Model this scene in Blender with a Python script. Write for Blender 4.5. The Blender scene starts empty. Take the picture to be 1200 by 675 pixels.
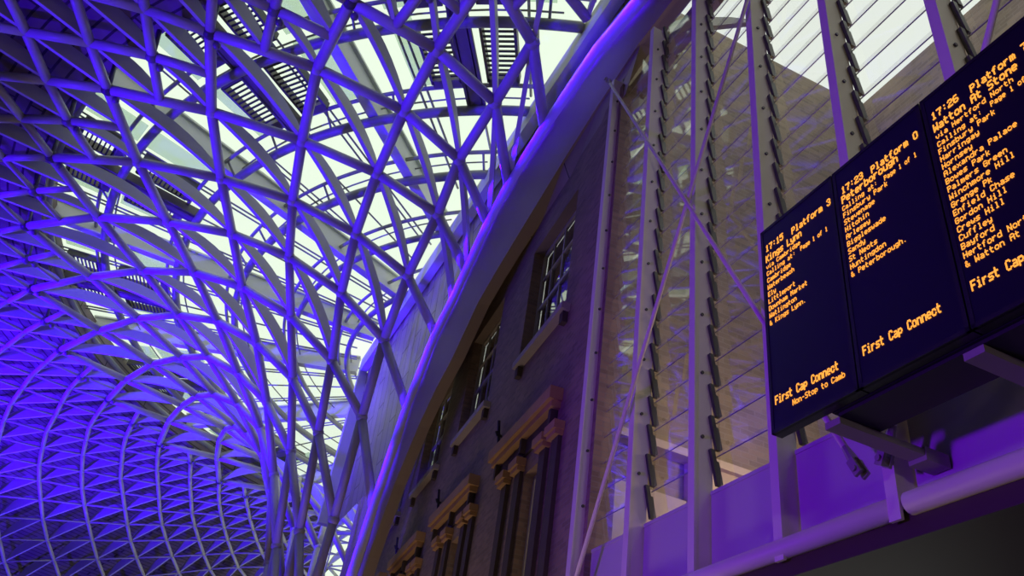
import bpy, bmesh, math, random
from mathutils import Vector, Matrix
random.seed(7)
sc = bpy.context.scene
COL = sc.collection
PI = math.pi
CAMZ = 1.7
S = 0.7

# ---------------------------------------------------------------- frames
def az_frame(deg):
    a = math.radians(deg)
    return Vector((math.sin(a), math.cos(a), 0)), Vector((math.cos(a), -math.sin(a), 0))
WU, WN = az_frame(-19.5)      # glass wall: along / away from the hall
BU, BN = az_frame(-15.0)      # brick front
UPV = Vector((0, 0, 1))
def wp(u, n, z): return WU * u + WN * n + UPV * (z + CAMZ)
def bp(u, n, z): return BU * u + BN * n + UPV * (z + CAMZ)
AX, AY, AE, AP = 2.5534573, 41.81309504, 1.0891364351313897, math.radians(7.851940108245281)
def rp(r, deg, z):            # hall's round plan: radius, bearing, level
    t = math.radians(deg)
    a, b = r * math.sin(t), r * math.cos(t)
    c, s = math.cos(AP), math.sin(AP)
    al, be = (a * s + b * c) * AE, a * c - b * s
    return Vector(((AX + al * s + be * c) * S, (AY + al * c - be * s) * S, z * S + CAMZ))

# ---------------------------------------------------------------- materials
def mat(name, col, rough=.5, metal=0., emit=None, estr=0., spec=.5, noise=0., nscale=4., bump=0., bscale=40.):
    m = bpy.data.materials.new(name); m.use_nodes = True
    nt = m.node_tree; b = nt.nodes['Principled BSDF']
    b.inputs['Base Color'].default_value = (*col, 1)
    b.inputs['Roughness'].default_value = rough
    b.inputs['Metallic'].default_value = metal
    b.inputs['Specular IOR Level'].default_value = spec
    if emit:
        b.inputs['Emission Color'].default_value = (*emit, 1); b.inputs['Emission Strength'].default_value = estr
    tc = nt.nodes.new('ShaderNodeTexCoord')
    if noise:
        n = nt.nodes.new('ShaderNodeTexNoise'); n.inputs['Scale'].default_value = nscale; n.inputs['Detail'].default_value = 5
        nt.links.new(tc.outputs['Object'], n.inputs['Vector'])
        r = nt.nodes.new('ShaderNodeMapRange'); r.inputs['To Min'].default_value = 1 - noise; r.inputs['To Max'].default_value = 1 + noise
        nt.links.new(n.outputs['Fac'], r.inputs['Value'])
        mx = nt.nodes.new('ShaderNodeVectorMath'); mx.operation = 'SCALE'; mx.inputs[0].default_value = col
        nt.links.new(r.outputs['Result'], mx.inputs['Scale']); nt.links.new(mx.outputs['Vector'], b.inputs['Base Color'])
    if bump:
        n = nt.nodes.new('ShaderNodeTexNoise'); n.inputs['Scale'].default_value = bscale
        nt.links.new(tc.outputs['Object'], n.inputs['Vector'])
        bm = nt.nodes.new('ShaderNodeBump'); bm.inputs['Strength'].default_value = bump; bm.inputs['Distance'].default_value = .02
        nt.links.new(n.outputs['Fac'], bm.inputs['Height']); nt.links.new(bm.outputs['Normal'], b.inputs['Normal'])
    return m

def brick_mat(name, c1, c2, cm, sx=1.):
    m = bpy.data.materials.new(name); m.use_nodes = True
    nt = m.node_tree; b = nt.nodes['Principled BSDF']; b.inputs['Roughness'].default_value = .85
    uv = nt.nodes.new('ShaderNodeUVMap')
    t = nt.nodes.new('ShaderNodeTexBrick')
    t.inputs['Color1'].default_value = (*c1, 1); t.inputs['Color2'].default_value = (*c2, 1); t.inputs['Mortar'].default_value = (*cm, 1)
    t.inputs['Scale'].default_value = 1; t.inputs['Brick Width'].default_value = .225 * sx; t.inputs['Row Height'].default_value = .075 * sx
    t.inputs['Mortar Size'].default_value = .008 * sx; t.inputs['Mortar Smooth'].default_value = .2; t.inputs['Bias'].default_value = 0
    n = nt.nodes.new('ShaderNodeTexNoise'); n.inputs['Scale'].default_value = .9; n.inputs['Detail'].default_value = 6
    r = nt.nodes.new('ShaderNodeMapRange'); r.inputs['To Min'].default_value = .6; r.inputs['To Max'].default_value = 1.4
    mx = nt.nodes.new('ShaderNodeVectorMath'); mx.operation = 'SCALE'
    nt.links.new(uv.outputs['UV'], t.inputs['Vector']); nt.links.new(uv.outputs['UV'], n.inputs['Vector'])
    nt.links.new(n.outputs['Fac'], r.inputs['Value']); nt.links.new(t.outputs['Color'], mx.inputs[0]); nt.links.new(r.outputs['Result'], mx.inputs['Scale'])
    nt.links.new(mx.outputs['Vector'], b.inputs['Base Color'])
    bm = nt.nodes.new('ShaderNodeBump'); bm.inputs['Strength'].default_value = .4; bm.inputs['Distance'].default_value = .01
    nt.links.new(t.outputs['Fac'], bm.inputs['Height']); bm.invert = True; nt.links.new(bm.outputs['Normal'], b.inputs['Normal'])
    return m

def plank_mat(name, c1, c2, cm, w, h, ms=.012, rough=.5):
    m = brick_mat(name, c1, c2, cm); nt = m.node_tree
    t = [n for n in nt.nodes if n.type == 'TEX_BRICK'][0]
    t.inputs['Brick Width'].default_value = w; t.inputs['Row Height'].default_value = h; t.inputs['Mortar Size'].default_value = ms
    t.inputs['Mortar Smooth'].default_value = 0.
    r = [n for n in nt.nodes if n.type == 'MAP_RANGE'][0]; r.inputs['To Min'].default_value = .85; r.inputs['To Max'].default_value = 1.15
    nt.nodes['Principled BSDF'].inputs['Roughness'].default_value = rough
    return m

def glass_mat(name, tint, base, ior=1.5, rough=.02, gcol=(1, 1, 1), haze=0.):
    m = bpy.data.materials.new(name); m.use_nodes = True
    nt = m.node_tree; nt.nodes.clear()
    o = nt.nodes.new('ShaderNodeOutputMaterial'); mx = nt.nodes.new('ShaderNodeMixShader')
    tr = nt.nodes.new('ShaderNodeBsdfTransparent'); tr.inputs['Color'].default_value = (*tint, 1)
    gl = nt.nodes.new('ShaderNodeBsdfGlossy'); gl.inputs['Roughness'].default_value = rough; gl.inputs['Color'].default_value = (*gcol, 1)
    lw = nt.nodes.new('ShaderNodeLayerWeight'); lw.inputs['Blend'].default_value = .5
    pw = nt.nodes.new('ShaderNodeMath'); pw.operation = 'POWER'; pw.inputs[1].default_value = 5
    ad = nt.nodes.new('ShaderNodeMath'); ad.operation = 'MULTIPLY_ADD'; ad.inputs[1].default_value = 1 - base; ad.inputs[2].default_value = base
    nt.links.new(lw.outputs['Facing'], pw.inputs[0]); nt.links.new(pw.outputs[0], ad.inputs[0]); nt.links.new(ad.outputs[0], mx.inputs['Fac'])
    last = tr
    if haze:
        df = nt.nodes.new('ShaderNodeBsdfDiffuse'); df.inputs['Color'].default_value = (.6, .6, .58, 1)
        m2 = nt.nodes.new('ShaderNodeMixShader'); m2.inputs['Fac'].default_value = haze
        nt.links.new(tr.outputs[0], m2.inputs[1]); nt.links.new(df.outputs[0], m2.inputs[2]); last = m2
    nt.links.new(last.outputs[0], mx.inputs[1]); nt.links.new(gl.outputs[0], mx.inputs[2]); nt.links.new(mx.outputs[0], o.inputs['Surface'])
    return m

M_STEEL = mat('white_painted_steel', (.42, .40, .37), .42, noise=.06, nscale=3)
M_FIN = mat('white_fin_plate', (.46, .45, .43), .5, noise=.05, nscale=2)
M_JOINT = mat('cast_node_steel', (.42, .40, .38), .45, noise=.08)
M_CLAMP = mat('dark_fixture', (.14, .13, .14), .4, noise=.1)
M_ROOF = mat('roof_grey_steel', (.27, .27, .255), .5, noise=.06)
M_ROOFD = mat('roof_dark_metal', (.15, .13, .125), .55, noise=.15)
M_GIRD = mat('girder_pale_grey', (.6, .6, .6), .55, noise=.05)
M_FRIT = glass_mat('fritted_green_glass', (.82, .90, .83), .03, haze=.10)
M_SLAT = mat('black_slat', (.02, .02, .02), .5, noise=.1)
M_SKYGL = glass_mat('roof_glass', (.93, 1., .9), .02)
M_LOUV = glass_mat('louvre_glass', (.99, .99, .985), .14, 1.55, .03, haze=.02)
M_LEDGE = mat('glass_edge_seal', (.32, .33, .32), .4, noise=.1)
M_CLIP = mat('louvre_clip_dark_alloy', (.09, .085, .08), .35, metal=.6, noise=.1)
M_MULL = mat('mullion_beige_steel', (.74, .69, .60), .5, noise=.05, nscale=1.5)
M_SPAN = mat('spandrel_paint', (.55, .53, .52), .5, noise=.05, nscale=1.)
M_BEAM = mat('edge_beam_cladding', (.34, .27, .23), .55, noise=.08, nscale=1.2)
M_BEAMT = mat('edge_beam_roll', (.6, .57, .56), .4, noise=.05)
M_SOFF = plank_mat('soffit_panels', (.30, .23, .19), (.36, .28, .22), (.05, .035, .03), 2.1, 1.6, .02)
M_INFILL = plank_mat('upper_wall_panels', (.36, .31, .24), (.42, .36, .28), (.12, .09, .07), 2.4, .62, .02, .42)
M_DOME = plank_mat('dome_lining_boards', (.16, .12, .105), (.21, .16, .14), (.03, .02, .02), 3.2, .34, .03, .6)
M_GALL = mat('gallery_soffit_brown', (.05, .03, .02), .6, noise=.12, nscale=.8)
M_FLOOR = mat('dark_stone_floor', (.14, .13, .125), .35, noise=.1, nscale=.6)
M_WALLP = mat('painted_wall', (.16, .14, .135), .7, noise=.1, nscale=.5)
M_BRICK = brick_mat('dark_stock_brick', (.30, .205, .15), (.20, .14, .105), (.24, .19, .16))
M_TANBR = brick_mat('tan_courtyard_brick', (.36, .28, .19), (.25, .20, .14), (.33, .28, .21), 1.3)
M_STONE = mat('warm_sandstone', (.42, .25, .12), .8, noise=.2, nscale=3, bump=.3, bscale=20)
M_SILL = mat('grey_stone_sill', (.40, .36, .34), .8, noise=.15, nscale=3, bump=.2)
M_SHAFT = mat('dark_pilaster_brick', (.07, .05, .045), .85, noise=.25, nscale=5, bump=.4, bscale=30)
M_SASH = mat('white_sash_paint', (.42, .40, .38), .5, noise=.05)
M_PANED = glass_mat('old_window_glass', (.8, .8, .8), .08)
M_BLIND = mat('cream_blind', (.62, .56, .42), .8, emit=(1., .82, .5), estr=.34, noise=.08, nscale=2)
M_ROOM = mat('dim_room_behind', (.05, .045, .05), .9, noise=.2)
M_CASE = mat('screen_black_case', (.012, .011, .013), .4, noise=.1)
M_FACE = mat('led_face_dark', (.010, .006, .018), .28, noise=.05)
M_LED = mat('amber_led', (.2, .08, .01), .5, emit=(1., .36, .04), estr=1.4)
M_ARM = mat('support_arm_grey', (.30, .27, .25), .5, noise=.08)
M_IRON = mat('black_iron', (.02, .02, .02), .5, noise=.1)
M_PALE = mat('pale_reflection', (.62, .52, .44), .7, noise=.08)  # pale tone of the blocks that imitate a reflection

# ---------------------------------------------------------------- mesh builder
class MB:
    def __init__(s): s.v = []; s.f = []; s.uv = []
    def add(s, vs, fs, uvs=None):
        o = len(s.v); s.v += [Vector(p) for p in vs]
        for k, f in enumerate(fs):
            s.f.append([i + o for i in f]); s.uv.append(uvs[k] if uvs else None)
        return s
    def box(s, c, a, b, d):                      # corner + three edge vectors
        c, a, b, d = map(Vector, (c, a, b, d))
        v = [c, c + a, c + a + b, c + b, c + d, c + a + d, c + a + b + d, c + b + d]
        f = [(0, 3, 2, 1), (4, 5, 6, 7), (0, 1, 5, 4), (1, 2, 6, 5), (2, 3, 7, 6), (3, 0, 4, 7)]
        if a.cross(b).dot(d) < 0: f = [tuple(reversed(q)) for q in f]
        return s.add(v, f)
    def wbox(s, u0, u1, n0, n1, z0, z1, P=None):
        P = P or wp
        c = P(u0, n0, z0)
        return s.box(c, P(u1, n0, z0) - c, P(u0, n1, z0) - c, P(u0, n0, z1) - c)
    def quad(s, a, b, c, d, uv=None): return s.add([a, b, c, d], [(0, 1, 2, 3)], [uv] if uv else None)
    def tube(s, pts, r, seg=8, cap=True):
        pts = [Vector(p) for p in pts]; n = len(pts)
        rs = r if isinstance(r, (list, tuple)) else [r] * n
        t0 = (pts[1] - pts[0]).normalized()
        ref = Vector((0, 0, 1)) if abs(t0.z) < .9 else Vector((1, 0, 0))
        x = t0.cross(ref).normalized(); V = []
        for i, p in enumerate(pts):
            t = (pts[min(i + 1, n - 1)] - pts[max(i - 1, 0)]).normalized()
            x = (x - t * x.dot(t)).normalized(); y = t.cross(x)
            for k in range(seg):
                a = 2 * PI * k / seg
                V.append(p + (x * math.cos(a) + y * math.sin(a)) * rs[i])
        F = []
        for i in range(n - 1):
            for k in range(seg):
                k2 = (k + 1) % seg
                F.append((i * seg + k, i * seg + k2, (i + 1) * seg + k2, (i + 1) * seg + k))
        if cap:
            F.append(tuple(reversed(range(seg)))); F.append(tuple(range((n - 1) * seg, n * seg)))
        return s.add(V, F)
    def ball(s, c, r, seg=8, ring=5):
        c = Vector(c); V = [c + UPV * r]; F = []
        for i in range(1, ring):
            a = PI * i / ring
            for k in range(seg):
                b = 2 * PI * k / seg
                V.append(c + Vector((math.sin(a) * math.cos(b), math.sin(a) * math.sin(b), math.cos(a))) * r)
        V.append(c - UPV * r); L = len(V) - 1
        for k in range(seg): F.append((0, 1 + k, 1 + (k + 1) % seg)); F.append((L, L - 1 - k, L - 1 - (k + 1) % seg))
        for i in range(ring - 2):
            for k in range(seg):
                k2 = (k + 1) % seg; a = 1 + i * seg
                F.append((a + k, a + seg + k, a + seg + k2, a + k2))
        return s.add(V, F)
    def prism(s, outline, d):                    # closed outline extruded by vector d
        n = len(outline); d = Vector(d)
        V = [Vector(p) for p in outline] + [Vector(p) + d for p in outline]
        F = [tuple(range(n))[::-1], tuple(range(n, 2 * n))] + [(i, (i + 1) % n, n + (i + 1) % n, n + i) for i in range(n)]
        return s.add(V, F)
    def build(s, name, m, parent=None, smooth=False, fix=True):
        me = bpy.data.meshes.new(name)
        if parent is not None: o0 = org(parent)
        else:
            lo = [min(p[i] for p in s.v) for i in range(3)]; hi = [max(p[i] for p in s.v) for i in range(3)]
            o0 = Vector(((lo[0] + hi[0]) / 2, (lo[1] + hi[1]) / 2, lo[2]))
        me.from_pydata([p - o0 for p in s.v], [], s.f)
        if any(s.uv):
            l = me.uv_layers.new(name='UVMap').data; k = 0
            for f, q in zip(s.f, s.uv):
                for i in range(len(f)):
                    if q: l[k].uv = q[i]
                    k += 1
        me.materials.append(m)
        if fix:
            bm = bmesh.new(); bm.from_mesh(me); bmesh.ops.recalc_face_normals(bm, faces=bm.faces[:]); bm.to_mesh(me); bm.free()
        if smooth:
            for p in me.polygons: p.use_smooth = True
        o = bpy.data.objects.new(name, me); COL.objects.link(o)
        if parent is not None: o.parent = parent; ORG[o.name] = o0
        else: o.location = o0; ORG[o.name] = o0
        return o
ORG = {}
def org(o): return ORG[o.name]
def thing(name, at):
    o = bpy.data.objects.new(name, None); COL.objects.link(o); o.location = at; o.empty_display_size = .2
    ORG[o.name] = Vector(at); return o
def tag(o, label, cat, group=None, kind=None):
    o['label'] = label; o['category'] = cat
    if group: o['group'] = group
    if kind: o['kind'] = kind
    return o
ORD = ['first', 'second', 'third', 'fourth', 'fifth', 'sixth', 'seventh', 'eighth', 'ninth', 'tenth', 'eleventh', 'twelfth']

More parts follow.
